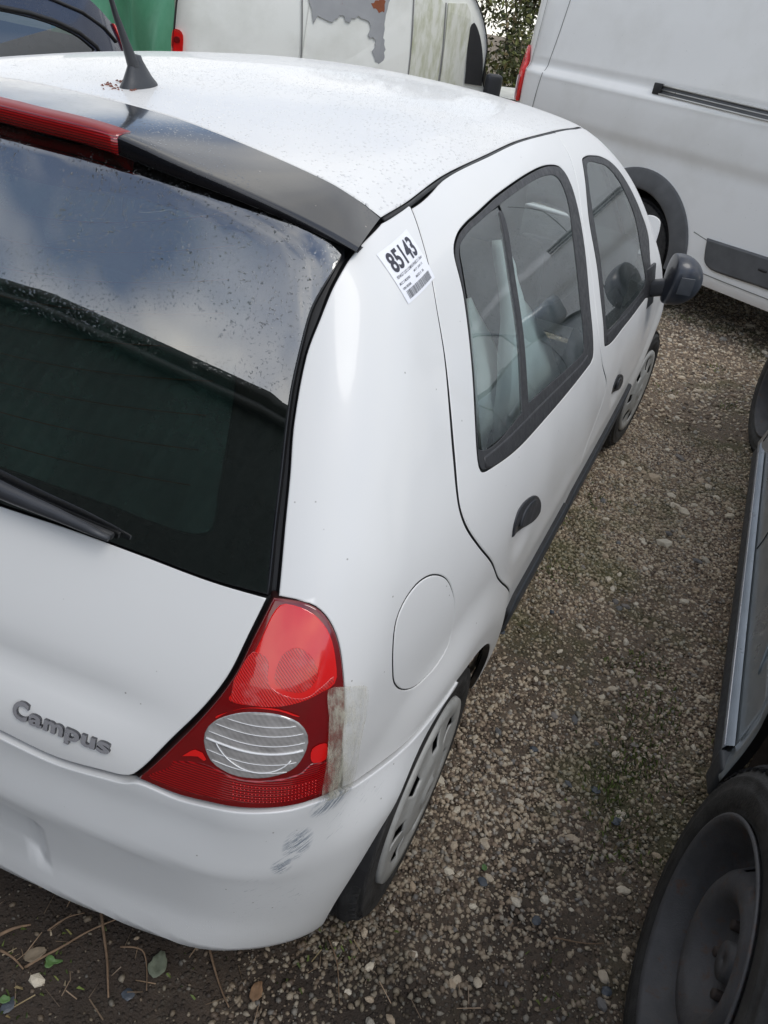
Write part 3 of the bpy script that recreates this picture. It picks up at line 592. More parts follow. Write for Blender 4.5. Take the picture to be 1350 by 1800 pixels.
# the larger stones one can pick out
protos = []
for k in range(7):
    bm = bmesh.new(); bmesh.ops.create_icosphere(bm, subdivisions=1 if k % 2 else 2, radius=1)
    sx_, sy_, sz_ = random.uniform(.8,1.2), random.uniform(.55,.9), random.uniform(.38,.6)
    for q in bm.verts:
        d = 1+random.uniform(-.17,.17); q.co = Vector((q.co.x*sx_*d, q.co.y*sy_*d, q.co.z*sz_*d))
    me = bpy.data.meshes.new('stone'); bm.to_mesh(me); bm.free(); me.materials.append(M['stone']); protos.append(me)
BIG = [(1.027,2.811,0.0374),(1.157,2.274,0.0353),(1.194,2.584,0.0265),(1.143,2.61,0.0237),(1.083,2.229,0.0161),(1.375,2.695,0.0244),(1.361,2.794,0.0218),(0.522,2.568,0.0148),(1.274,1.933,0.0198),(1.114,3.096,0.0234),(1.195,3.114,0.0235),(1.266,2.896,0.0255),(1.301,5.68,0.0379),(1.148,5.148,0.0348),(1.127,1.6,0.0157),(1.167,1.464,0.0172),(1.175,6.536,0.0306),(0.905,0.947,0.0165),(0.84,0.748,0.0138),(1.013,0.755,0.0121),(1.006,0.721,0.0102),(1.054,0.678,0.011),(0.998,0.593,0.0131),(1.132,1.361,0.0146),(1.394,1.322,0.0146),(1.122,1.82,0.012),(1.256,1.444,0.015),(0.985,0.933,0.0109),(0.908,1.305,0.0123),(1.237,0.932,0.0146),(1.058,1.174,0.0137),(1.185,0.618,0.01),(1.279,0.507,0.0162),(0.773,3.295,0.021),(0.976,3.826,0.0274),(1.095,4.03,0.0285),(1.238,3.655,0.0227),(0.875,2.447,0.0171),(0.776,2.345,0.0166),(0.813,1.839,0.012),(1.126,2.698,0.0212),(1.074,1.758,0.0164),(1.092,2.081,0.0154),(1.027,1.59,0.0134),(0.799,0.782,0.0175),(0.906,0.798,0.0105),(0.832,0.961,0.0111),(0.806,0.344,0.0108),(0.837,0.418,0.0094),(0.854,0.486,0.0128),(0.987,0.511,0.0112),(0.846,0.289,0.0106),(0.765,0.295,0.0092),(0.83,0.226,0.009),(0.311,-0.04,0.0153),(0.677,0.147,0.006),(0.416,0.11,0.0061)]
k = 0
def put_stone(x, y, r):
    global k
    o = bpy.data.objects.new('stone', protos[k % 7]); k += 1; link(o, ground)
    o.location = (x, y, float(hnoise(np.array(x), np.array(y)))+r*.18); o.scale = (r, r, r); o.rotation_euler = (random.uniform(-.25,.25), random.uniform(-.25,.25), random.uniform(0,6.28))
for x, y, r in BIG: put_stone(x, y, r)
for _ in range(210):
    y = random.uniform(0, 5.6); x = random.uniform(.86, 1.40) if y < 3.2 else random.uniform(.5, 2.0)
    put_stone(x, y, random.uniform(.008,.0145)*(1+.16*y))

# ================================================================ the white hatchback
UC = -.4566                                   # domain centre line of the tail
def mir(pts): return [(2*UC-p[0],)+tuple(p[1:]) for p in pts]
def sym(half):                                # half goes from the centre line outwards and back to it
    return list(half)+mir(half)[::-1]
car = tag(empty('white_hatchback'), 'white five-door hatchback with red tail lamp, damp roof and numbered sticker, in the foreground', 'car')
def dent(cy, cz, ry, rz, dep, rot=0):
    def f(p):
        y, z = p[...,1]-cy, p[...,2]-cz; c, s = math.cos(rot), math.sin(rot); y, z = c*y+s*z, -s*y+c*z
        return dep*np.exp(-((y/ry)**2+(z/rz)**2)**1.5)
    return f
dR, dF = dent(.845, .735, .075, .045, .008, -.5), dent(1.93, .675, .085, .045, .008, -.5)
def swell(p):      # light body line and door skin curvature
    y, z = p[...,1], p[...,2]
    return .004*np.exp(-((z-.60)/.05)**2)*sst(.9, 1.1, y)*(1-sst(3.3, 3.6, y))
def FD(p): return F(p)+np.where(np.abs(p[...,0]) > .55, dR(p)+dF(p)-swell(p), 0)
def FQ(p):         # rear wing: a flat set round the filler flap, soft hollow on the pillar
    y, z = p[...,1], p[...,2]
    return F(p)+.0035*np.exp(-(((y-.52)/.06)**2+((z-1.05)/.16)**2))-.003*np.exp(-(((y-.40)/.2)**2+((z-.66)/.05)**2))
def FT(p):         # tailgate: shallow hollow above the badge line
    x, z = np.abs(p[...,0]), p[...,2]
    return F(p)+.007*np.exp(-((z-.735)/.032)**2)*(1-sst(.40, .60, x))
def FBr(p):
    w_ = sst(.50, .61, p[...,2]); return FB0(p)*(1-w_)+(F(p)-.0050)*w_
def FB0(p):        # bumper with number plate recess
    x, z = np.abs(p[...,0]), p[...,2]
    r = (1-sst(.292, .335, x))*sst(.30,.325,z)*(1-sst(.425,.45,z))
    return FB(p)+.014*r*(p[...,1] < .3)
PB_, DK = M['paint'], M['dark']
inn = lambda nm, ol, mat, parent, **k: panel(nm, ol, mat, parent, gap=0, flat=True, **k)
for side in (False, True):
    qp = panel('quarter_panel', QUARTER, [PB_, DK], car, FF=FQ, holes=[FLAP], mirror=side, grid=.016, gap=.0010)
    if side: qp['label'] = 'left rear quarter panel'
    else: qp['label'] = 'right rear quarter panel with filler flap and sticker'
    fl = panel('fuel_flap', FLAP, [PB_, DK], qp, FF=FQ, lift=.0008, mirror=side, grid=.015, gap=.0008, splay=.002)
    inn('flap_recess', FLAP, DK, qp, lift=-.012, mirror=side, grid=.05)
    rd = panel('rear_door', RDOOR, [PB_, DK], car, FF=FD, holes=[RWIN], mirror=side, grid=.018, gap=.0032)
    fd = panel('front_door', FDOOR, [PB_, DK], car, FF=FD, holes=[FWIN], mirror=side, grid=.022, gap=.0024)
    panel('front_wing', FENDER, [PB_, DK], car, mirror=side, grid=.03, gap=.0024)
    for dr, fo, fi in ((rd, RWIN, RWIN_IN), (fd, FWIN, FWIN_IN)):
        panel('window_frame', fo, [M['trim'], DK], dr, holes=[fi], lift=.0004, mirror=side, grid=.02, gap=.0012, splay=.000, flange=.004, bevel=.001)
    qg = [(.6172,.2565,1),(.8400,.2489,1),(.8438,.2536),(.8888,.3746),(.9139,.4976),(.9481,.6050,1),(.8359,.5984),(.7725,.5907),(.7125,.5755),(.6927,.5563),(.6698,.4624),(.6393,.3575)]
    dg = [(.8720,.2500,1),(1.2923,.2241),(1.3385,.2327),(1.3631,.3642),(1.3922,.4781),(1.4148,.5514),(1.4017,.606),(1.3581,.6237),(1.2189,.6268),(.9726,.6116,1),(.9698,.5991),(.9435,.4914),(.9193,.3658)]
    panel('quarter_glass', qg, M['glass'], rd, lift=-.0012, mirror=side, grid=.03, gap=-.006, flat=True)
    panel('door_glass', dg, M['glass'], rd, lift=-.0012, mirror=side, grid=.03, gap=-.006, flat=True)
    panel('window_divider', DIVID, [M['trim'], DK], rd, lift=.001, mirror=side, grid=.02, gap=.001, splay=0, flange=.006, bevel=.003)
    panel('door_glass', FWIN_IN, M['glass'], fd, lift=-.0012, mirror=side, grid=.03, gap=-.006, flat=True)
    # belt weatherstrips under the glass
    panel('belt_strip', [(.614,.244,1),(.86,.233),(1.0,.224),(1.30,.206),(1.36,.208,1),(1.36,.190,1),(1.30,.180),(1.0,.190),(.86,.196),(.64,.217),(.614,.226,1)], [M['trim'], DK], rd, lift=.0035, mirror=side, grid=.02, gap=0, splay=0, flange=.01, bevel=.003)
    panel('belt_strip', [(1.59,.196,1),(1.88,.178),(2.2,.168),(2.2,.148),(1.88,.154),(1.59,.172,1)], [M['trim'], DK], fd, lift=.0035, mirror=side, grid=.02, gap=0, splay=0, flange=.01, bevel=.003)
    for dr, ol, inner in ((rd, HANR, HANR2), (fd, [(u, v) + t for (u, v, *t) in [(1.8759,-.0700,1),(1.8300,-.0293),(1.8500,-.0125),(1.9177,-.0200),(2.02,-.055),(2.06,-.092),(2.02,-.104)] for t in [tuple(t)]], None)):
        hb = panel('handle_cup', ol, [M['handle'], DK], dr, FF=FD, lift=.004, mirror=side, grid=.01, gap=0, splay=0, flange=.01, bevel=.003, step=.005)
        hi = inner if inner else [(1.90,-.060),(1.90,-.035),(1.95,-.038),(2.01,-.065),(2.03,-.088),(1.98,-.088)]
        panel('door_handle', hi, [M['handle'], DK], dr, lift=.007, mirror=side, grid=.01, gap=0, splay=0, flange=.012, bevel=.004, step=.005)
    # protective mouldings low on the doors
    for dr, y0, y1 in ((rd, .975, 1.50), (fd, 1.545, 2.58)):
        panel('side_moulding', [(y0,-.305,1),(y0+.03,-.270,1),(y1-.012,-.262,1),(y1,-.275,1),(y1-.004,-.372,1),(y0+.012,-.372,1)], [M['clad'], DK], dr, lift=.016, mirror=side, grid=.03, gap=0, splay=0, flange=.03, bevel=.006)
    inn('door_lining', [(.62,.19,1),(2.5,.12,1),(2.5,-.42,1),(.9,-.42,1),(.62,0)], M['interior'], car, lift=-.055, mirror=side, grid=.12)
    inn('sill', [(.93,-.40,1),(2.70,-.40,1),(2.70,-.50,1),(.93,-.50,1)], PB_, car, lift=-.012, mirror=side, grid=.05)
M['gapred'] = simple('lamp_seal', (.05,.008,.006), .6)
# tail lamps (right one as photographed, left one its mirror image)
for side in (False, True):
    tl = panel('tail_light', TAIL, [M['red'], M['gapred']], car, lift=.003, mirror=side, grid=.014, gap=.0003, bevel=.003)
    tl['label'] = 'red right tail lamp patched with clear tape' if not side else 'red left tail lamp'
    panel('brake_lens', TL_TOP, [M['redhi'], M['red']], tl, lift=.0042, mirror=side, grid=.012, gap=.0, splay=.0, bevel=.002, flange=.004)
    panel('lens_bowl', [(.170,.066),(.178,.100),(.198,.112),(.216,.098),(.220,.074),(.200,.056)], M['redrib'], tl, lift=.0046, mirror=side, grid=.01, gap=.001, flat=True)
    panel('ribbed_lens', [(.128,.062,1),(.150,.098),(.166,.094),(.166,.064),(.200,.052),(.224,.066),(.236,.074),(.236,.066),(.2055,.050),(.168,.040),(.123,.036,1)], [M['redrib'], M['red']], tl, lift=.0048, mirror=side, grid=.01, gap=0, splay=0, bevel=.001, flange=.003)
    rv = panel('reversing_lens', TL_LENS, [M['clear'], M['red']], tl, lift=.0052, mirror=side, grid=.012, gap=.0, splay=.0, bevel=.002, flange=.005)
    rf = panel('reflector', TL_REFL, [M['reddot'], M['red']], tl, lift=.0044, mirror=side, grid=.012, gap=.0, splay=.0, bevel=.002, flange=.005)
    sg_ = -1 if side else 1
    def lay(pts, lift):
        P = fromdom(np.array(pts, float)); P = P+gradn(F)(P)*lift; return P*[sg_,1,1]
    for vv, wdt in ((.020,.0006),(.009,.0006),(-.003,.0006),(-.0125,.0017),(-.026,.0006),(-.036,.0007)):
        half = .0515*math.sqrt(max(.02, 1-((vv+.0095)/.041)**2)); cu_ = .149+.25*(vv+.0095)
        us = np.linspace(cu_-half, cu_+half, 16)
        tube('lens_ridge', lay([(u, vv-.004*(1-((u-.149)/.055)**2)+(u-.149)*.03) for u in us], .0060), wdt, M['whiteline'], rv, seg=6)
    us = np.linspace(math.radians(195), math.radians(330), 18)
    tube('lens_arc', lay([(.149+.043*math.cos(a), -.006+.034*math.sin(a)) for a in us], .0062), .0010, M['whiteline'], rv, seg=6)
    for pts in ([(.0737,-.0402),(.0836,-.0324),(.0932,-.0335),(.0985,-.0418),(.0940,-.0465),(.0867,-.0436),(.0657,-.0501)],
                [(.2086,-.0118),(.2188,-.0070),(.2290,-.0101),(.2285,-.0346),(.2112,-.0345),(.2065,-.0249)],
                [(.1040,.0101),(.1191,.0240),(.1438,.0370),(.1741,.0405),(.2000,.0307),(.1949,.0282),(.1739,.0347),(.1437,.0325),(.1200,.0205)]):
        panel('lamp_reflector', pts, M['redhi'], tl, lift=.0042, mirror=side, grid=.01, gap=0, flat=True)
    for vv in np.linspace(-.059, -.077, 5):      # rows of reflex pips
        for q in range(0):
            pass
        us = np.linspace(.125, .215, 24)
        Pn = lay([(u, vv+.25*(u-.15)**2) for u in us], .0052)
        vb, fb = [], []
        for c in Pn:
            o_ = len(vb); vb += [c+np.array(d)*.0013 for d in ((1,0,0),(-1,0,0),(0,1,0),(0,-1,0),(0,0,1),(0,0,-1))]
            fb += [(o_+a, o_+b, o_+e) for a, b, e in ((0,2,4),(2,1,4),(1,3,4),(3,0,4),(2,0,5),(1,2,5),(3,1,5),(0,3,5))]
        mk('reflex_row', vb, fb, M['redhi'], rf)
# tape over the corner of the lamp
tp = panel('repair_tape', TAPE, M['tape'], car, lift=.0085, grid=.008, gap=0, flat=True); tp['label'] = 'yellowed sticky tape over the lamp edge'
tp2 = panel('repair_tape', [(.229,.050),(.243,.058),(.251,.050),(.249,-.02),(.246,-.10),(.232,-.098),(.2255,-.03)], M['tape'], car, lift=.0095, grid=.008, gap=0, flat=True)
# underlay behind all gaps at the back
inn('body_shell', sym([(UC,.83),(-.2,.80),(.15,.70),(.27,.61),(.355,.592,1),(.31,.50),(.26,.41),(.235,.33),(.22,.25),(.205,.165,1),(.19,.10),(.16,.04),(.12,-.02),(.09,-.09,1),(.0,-.125),(UC,-.15)]), DK, car, lift=-.013, grid=.04, holes=[sym([(UC,.2610)]+CLEAR[::-1]+[(.222,.592),(.218,.606),(.204,.6175),(.1726,.6358),(.05,.690),(-.095,.725),(UC,.750)])])
# tailgate skin, glass, border
tg = panel('tailgate', sym([(UC,.2035),(-.2267,.2035),(-.0979,.1983),(.0127,.1847),(.1054,.1688),(.1700,.1606,1)]+TG_LEFT[1:-1]+TG_BOT+[(UC,-.128)]), [PB_, DK], car, FF=FT, grid=.02, gap=.0022)
gl_r = GLASS_R; half = [(UC,.2045),(-.2267,.2045)]+GLASS_B[::-1][1:-1]+gl_r+[(.27,.655),(.14,.735),(-.1,.795),(UC,.825)]
half = [tuple(p) for p in half]
rg = panel('rear_window', sym(half), M['rglass'], tg, lift=.002, grid=.03, gap=.001, flat=True)
clr = [(UC,.2610)]+CLEAR[::-1][0:]+[(.222,.592),(.218,.606),(.204,.6175),(.1726,.6358),(.05,.690),(-.095,.725),(UC,.750)]
clr = [c for c in clr]
panel('window_border', sym(half), [M['frit'], DK], tg, holes=[sym(clr)], lift=-.001, grid=.03, gap=.001, bevel=.001, splay=0)
inn('painted_cabin_light', sym(clr), M['film'], rg, lift=-.002, grid=.05)
# heater lines
for q in range(9):
    t = .30+.048*q
    us = np.linspace(2*UC-(.08+.11*q/9), .08+.11*q/9, 40)
    P = fromdom(np.array([(u, t-.02*((u-UC)/.6)**2) for u in us])); P = P+gradn(F)(P)*.0008
    tube('heater_line', P, .0009, M['heat'], rg, seg=4)
# spoiler: wing with trailing lip, black underside
xs_ = np.array([0,.1,.2,.29,.39,.48,.535,.562,.578]); zt = spl([0,.2,.29,.39,.48,.535,.562,.578],[1.401,1.396,1.380,1.363,1.344,1.329,1.320,1.315]); dz = spl([0,.2,.34,.475,.55,.578],[.026,.026,.018,.012,.007,.003])
ys_ = spl([0,.15,.35,.48,.53,.555,.578],[.5690,.5685,.5500,.5440,.5510,.556,.545])
def spoiler(x0, x1, nx, y_front=None, name='spoiler', mat=None, parent=None):
    xx = np.linspace(x0, x1, nx); v = []; f = []
    for x in xx:
        a = abs(x); yt = .40+.15*a*a; z1 = float(zt(a)); yf = float(ys_(min(a,.5399))) - .002
        yf = float(ys_(min(a*.966,.5399)))-.002; pf = fromtop(np.array([[x*.966, yf]]))[0]; yf_, zf = pf[1], pf[2]+.0005
        sec = [(yf_, zf)]+[(yf_+(yt+.012-yf_)*t, zf+(z1+.0015-zf)*t+.0008*math.sin(math.pi*t)) for t in (.15,.3,.45,.6,.75,.9)]
        sec += [(yt+.010, z1+.0012), (yt+.003, z1-.001), (yt, z1-.004), (yt+.001, z1-float(dz(a))+.002), (yt+.004, z1-float(dz(a))), (yt+.05, z1-float(dz(a))+min(.018, float(dz(a))*.5))]
        v += [(x*(.966+.034*min(1, max(0, (yf_-y)/max(1e-6, yf_-yt)))), y, z) for y, z in sec]
    k = len(sec)
    f = [(i*k+j, i*k+j+1, (i+1)*k+j+1, (i+1)*k+j) for i in range(nx-1) for j in range(k-1)]
    f = [q[::-1] for q in f]
    idx = [1 if j >= k-4 else 0 for i in range(nx-1) for j in range(k-1)]
    return mk(name, v, f, mat, parent, idx)
def fromtop(xy, FF=F):
    xy = np.atleast_2d(xy); lo = np.full(len(xy), .5); hi = np.full(len(xy), 1.7)
    for i in range(40):
        m = (lo+hi)/2; f = FF(np.stack([xy[:,0], xy[:,1], m], -1)); lo = np.where(f < 0, m, lo); hi = np.where(f < 0, hi, m)
    return np.stack([xy[:,0], xy[:,1], lo], -1)
spoiler(-.558, .558, 61, mat=[M['spoiler'], M['frit']], parent=tg)
# high brake lamp in the spoiler
v = []; f = []; xx = np.linspace(-.196, .196, 31)
for x in xx:
    a = abs(x); yt = .40+.15*a*a-.004; z1 = float(zt(a))+.002; e = .0 if a < .20 else (a-.20)*.3
    sec = [(yt+.034, z1-.004), (yt+.030, z1+.0020), (yt+.006, z1+.0005), (yt+.001, z1-.002), (yt-.001, z1-.012), (yt+.002, z1-.027), (yt+.03, z1-.030)]
    v += [(x, y, z) for y, z in sec]
k7 = 7
f = [(i*k7+j, (i+1)*k7+j, (i+1)*k7+j+1, i*k7+j+1) for i in range(30) for j in range(k7-1)]+[tuple(range(k7)), tuple(30*k7+j for j in range(k7))[::-1]]
bl = mk('high_brake_light', v, f, [M['redtop'], M['reddot']], tg, [0 if j < 3 else 1 for i in range(30) for j in range(k7-1)]+[1,1])
bl['label'] = 'long red brake light set in the spoiler'
# roof
rr = [(0,.5700,),(.0850,.5705),(.1682,.5700),(.3445,.5500),(.4729,.5436),(.5237,.5515),(.5399,.5569,1)]
rs = [(.5381,.6507),(.5263,.8205),(.5191,1.0633),(.5102,1.2823),(.5068,1.5924),(.500,1.85),(.485,2.08),(.515,2.26),(.570,2.48),(.64,2.70),(.68,2.84,1)]
ws = [(.60,2.84,1),(.555,2.62),(.50,2.40),(.445,2.20),(.36,2.125),(0,2.09)]
hr = rr+rs+ws
panel_top = lambda nm, ol, mats, FF=F, **k: sheet(nm, ol, lambda q: fromtop(q, FF), gradn(FF), mats, **k)
panel_top('roof', hr+[(-p[0],)+tuple(p[1:]) for p in hr[::-1] if p[0] > 0], [M['roofpaint'], DK], parent=car, grid=.02, gap=.002)
wsg = [(.615,2.86,1)]+[(x+.012, y) for x, y in [(.555,2.62),(.50,2.40),(.445,2.205)]]+[(.365,2.115),(0,2.08)]
panel_top('windscreen', wsg+[(-p[0],)+tuple(p[1:]) for p in wsg[::-1] if p[0] > 0], M['glass'], parent=car, grid=.06, gap=0, flat=True, lift=-.006)
lin = [(0,.60),(.40,.62,1),(.42,1.2),(.40,2.05,1),(0,2.08)]
panel_top('headlining', lin+[(-p[0],)+tuple(p[1:]) for p in lin[::-1] if p[0] > 0], M['liner'], parent=car, grid=.08, gap=0, flat=True, lift=-.035)
# roof gutter shadow line
P = fromtop(np.array([(x+.0015, y) for x, y in [(.5391,.56),(.5381,.6507),(.5323,.73),(.5263,.8205),(.5225,.94),(.5191,1.0633),(.5146,1.17),(.5102,1.2823),(.508,1.44),(.5068,1.5924),(.504,1.72),(.500,1.85),(.494,1.96),(.485,2.08)]]))
for s_ in (1, -1): tube('roof_seal', (P-[0,0,.0035])*[s_,1,1], .0038, DK, car, seg=6)
# rear bumper
def vz(u, z):
    lo, hi = -.8, .0
    for _ in range(30):
        m = (lo+hi)/2
        if fromdom(np.array([[u, m]]), FBr)[0,2] < z: lo = m
        else: hi = m
    return lo
bot = [(u, vz(u, z)) for u, z in ((.262,.222),(.20,.218),(.10,.216),(0,.216),(-.15,.216),(-.3,.216),(UC,.216))]
bh = [(UC,-.134)]+BUMPER_TOP[::-1]+BSEAM[1:]+[p for p in BUMPER_ARCH[1:]]+[(bot[0][0], bot[0][1], 1)]+bot[1:]
bp = panel('rear_bumper', sym(bh), [M['bumper'], M['bumper']], car, FF=FBr, grid=.016, gap=.0008, flange=.022, splay=-.003, bevel=.0018)
bp['label'] = 'white rear bumper with grey scrapes at its corner'
# front end: bumper, grille panel, bonnet buckled upwards at its corner
def ffront(q):
    q = np.atleast_2d(q); lo = np.full(len(q), 2.9); hi = np.full(len(q), 4.1)
    for i in range(40):
        m = (lo+hi)/2; f = F(np.stack([q[:,0], m, q[:,1]], -1)); lo = np.where(f < 0, m, lo); hi = np.where(f < 0, hi, m)
    return np.stack([q[:,0], lo, q[:,1]], -1)
fb = [(0,.60),(.5,.60),(.66,.60,1),(.70,.45),(.68,.2,1),(0,.2)]
sheet('front_bumper', fb+[(-p[0],)+tuple(p[1:]) for p in fb[::-1] if p[0] > 0], ffront, gradn(F), [PB_, DK], car, grid=.05)
for s_ in (False, True): panel('headlight', [(3.52,-.004,1),(3.60,-.03),(3.66,-.10),(3.52,-.135,1)], [M['clear'], DK], car, mirror=s_, grid=.03)
xx = np.linspace(-.66, .68, 28); yy = np.linspace(2.90, 3.74, 24); v = []
for y in yy:
    for x in xx:
        wd = 1-.18*max(0, (y-3.2)/.5)**2; q = fromtop(np.array([[x*wd, y]]))[0]
        z = max(q[2], .62) if y > 3.6 else q[2]
        z += .035*math.exp(-((y-3.12)/.16)**2)*(1+x)+.055*math.exp(-((x-.66)/.12)**2-((y-3.10)/.13)**2)+.006*math.sin(9*x+14*y)
        v.append((x*wd, y, z))
nx = len(xx); f = [(j*nx+i, j*nx+i+1, (j+1)*nx+i+1, (j+1)*nx+i) for j in range(len(yy)-1) for i in range(nx-1)]
bn = mk('bonnet', v, f, PB_, car); sm = bn.modifiers.new('thickness', 'SOLIDIFY'); sm.thickness = .012
bn['label'] = 'buckled white bonnet standing up at its corner'
v = [(.600,3.13,.90),(.640,3.11,.96),(.625,3.10,1.000),(.655,3.10,1.005),(.684,3.10,.990),(.692,3.10,.960),(.694,3.10,.934),(.690,3.10,.873),(.66,3.12,.84)]
ob = prism('torn_bonnet_corner', [(a, c) for a, b, c in v], lambda q, d: (q[0], 3.10+.3*(q[0]-.64)+d, q[1]), .02, PB_, car, .015)
# badge: six raised chrome letters on the tailgate
bd = empty('badge', parent=car)
def on_tail(x, z, d):
    x = np.asarray(x, float); z = np.asarray(z, float); lo = np.full(len(x), -.3); hi = np.full(len(x), .9)
    for i in range(40):
        m = (lo+hi)/2; f = FT(np.stack([x, m, z], -1)); lo = np.where(f > 0, m, lo); hi = np.where(f > 0, hi, m)
    P = np.stack([x, lo, z], -1); return P+gradn(FT)(P)*np.asarray(d)[:,None]
pen = .2955; zb = .6600
for ch, wd in zip('Campus', (.0275,.0245,.0350,.0255,.0245,.0225)):
    tv, tf = text_mesh(ch, 1.0, .034, .5)
    lo_, hi_ = tv[:,0].min(), tv[:,0].max(); hgt = .0385 if ch == 'C' else .033
    x = pen+(tv[:,0]-lo_)/(hi_-lo_)*(wd*.93); z = zb-.001+tv[:,1]*hgt
    P = on_tail(x, z, .0002+.0046*(tv[:,2]+.5)); mk('letter', P, tf, [M['chrome'], M['chromeshade']], bd, [0 if np.ptp(tv[list(q),2]) < 1e-4 else 1 for q in tf], smooth=False); pen += wd+.0008
# numbered sticker on the pillar
ST = [np.array(p) for p in ((.4003,.5701),(.5173,.6108),(.5504,.5370),(.4428,.5020))]   # TL TR BR BL
def stk(a, b, lift, holder=None):
    a = np.asarray(a, float)[:,None]; b = np.asarray(b, float)[:,None]
    uv = (1-a)*(1-b)*ST[0]+a*(1-b)*ST[1]+a*b*ST[2]+(1-a)*b*ST[3]
    P = fromdom(uv, FQ); return P+gradn(FQ)(P)*lift
g = 14; A_, B_ = np.meshgrid(np.linspace(0,1,g), np.linspace(0,1,g)); P = stk(A_.ravel(), B_.ravel(), .0007)
stq = mk('stock_sticker', P, [(j*g+i, j*g+i+1, (j+1)*g+i+1, (j+1)*g+i) for j in range(g-1) for i in range(g-1)], M['paper'], car)
stq['label'] = 'white paper sticker printed 85143 with a bar code'
def sprint(s, a0, a1, b0, b1, bold, mat, name='print', lift=.0012):
    tv, tf = text_mesh(s, 1.0, bold); x0, x1 = tv[:,0].min(), tv[:,0].max(); y0, y1 = tv[:,1].min(), tv[:,1].max()
    a = a0+(tv[:,0]-x0)/(x1-x0)*(a1-a0); b = b1-(tv[:,1]-y0)/(y1-y0)*(b1-b0)
    mk(name, stk(a, b, lift), tf, mat, stq, smooth=False)
sprint('85143', .10, .90, .085, .46, .028, M['ink'], 'number')
sprint('RENAULT CLIO 2 CAMPUS PHASE 2 1.1 5door', .08, .93, .50, .555, .012, M['ink2'])
sprint('MCC 5 MODS01', .05, .36, .62, .665, .012, M['ink2']); sprint('MOT  JUN 12', .52, .84, .60, .65, .012, M['ink2'])
sprint('VIN 85508', .06, .30, .72, .765, .012, M['ink2']); sprint('MOD 5  36', .50, .78, .70, .745, .012, M['ink2'])
x = .10; vb = []; fb_ = []
while x < .88:
    wd = random.choice((.006,.006,.010,.016)); n0 = len(vb); vb += list(stk([x, x+wd, x+wd, x], [.80,.80,.95,.95], .0012)); fb_.append((n0, n0+1, n0+2, n0+3)); x += wd+random.choice((.006,.009,.014))
mk('bar_code', vb, fb_, M['ink2'], stq, smooth=False)
# wiper
P = on_tail(np.array([-.06,.05,.16,.24,.31,.36,.392]), np.array([.955,.962,.957,.953,.950,.946,.943]), np.full(7, .030))
wp = tube('wiper_arm', P, [.017,.016,.014,.0115,.009,.0065,.004], M['handle'], tg, seg=12, up=(0,-1,.4))
P = on_tail(np.linspace(-.02,.385,14), np.linspace(.968,.944,14), np.full(14,.010))
tube('wiper_blade', P, .0055, M['dark'], tg, seg=8)
# aerial
an = lathe('aerial_base', [(0,.001),(0,.038),(.006,.036),(.016,.028),(.030,.020),(.042,.0135),(.050,.011),(.053,.001)], M['handle'], car, 32)
an.matrix_local = Matrix.Translation((0,.684,1.4165)) @ Matrix.Rotation(math.radians(-90), 4, 'Y') @ Matrix.Rotation(math.radians(-8), 4, 'Z') @ Matrix.Diagonal((1,1.15,.62,1))
mpts = [(0,.679,1.440),(0,.668,1.460),(0,.655,1.485),(0,.646,1.502),(0,.634,1.524),(0,.625,1.545),(0,.610,1.58),(0,.585,1.64),(0,.54,1.75),(0,.49,1.87)]
tube('aerial_mast', mpts, [.0120,.0095,.0070,.0060,.0048,.0040,.0030,.0026,.0024,.0022], M['handle'], car)
for q in range(5): 
    yy_ = .655-.001*q
# rusty crust round the aerial foot
vb = []; fb_ = []
for q in range(70):
    a = random.uniform(0, 6.28); r = random.uniform(.030,.046); x = math.cos(a)*r*.8-.014*random.random(); y = .678+math.sin(a)*r-.02*random.random()
    if x > .02: continue
    c = fromtop(np.array([[x, y]]))[0]; s_ = random.uniform(.0015,.0045); n0 = len(vb)
    for d in ((1,0,.1),(-.3,.9,.2),(-.8,-.5,.1),(0,0,.8)): vb.append((c[0]+d[0]*s_, c[1]+d[1]*s_, c[2]+d[2]*s_))
    fb_ += [(n0,n0+1,n0+3),(n0+1,n0+2,n0+3),(n0+2,n0,n0+3)]
tag(mk('rust_crumbs', vb, fb_, simple('rust_flakes', (.25,.09,.06), .9, var=.5, scale=60), car, smooth=False), kind='stuff')
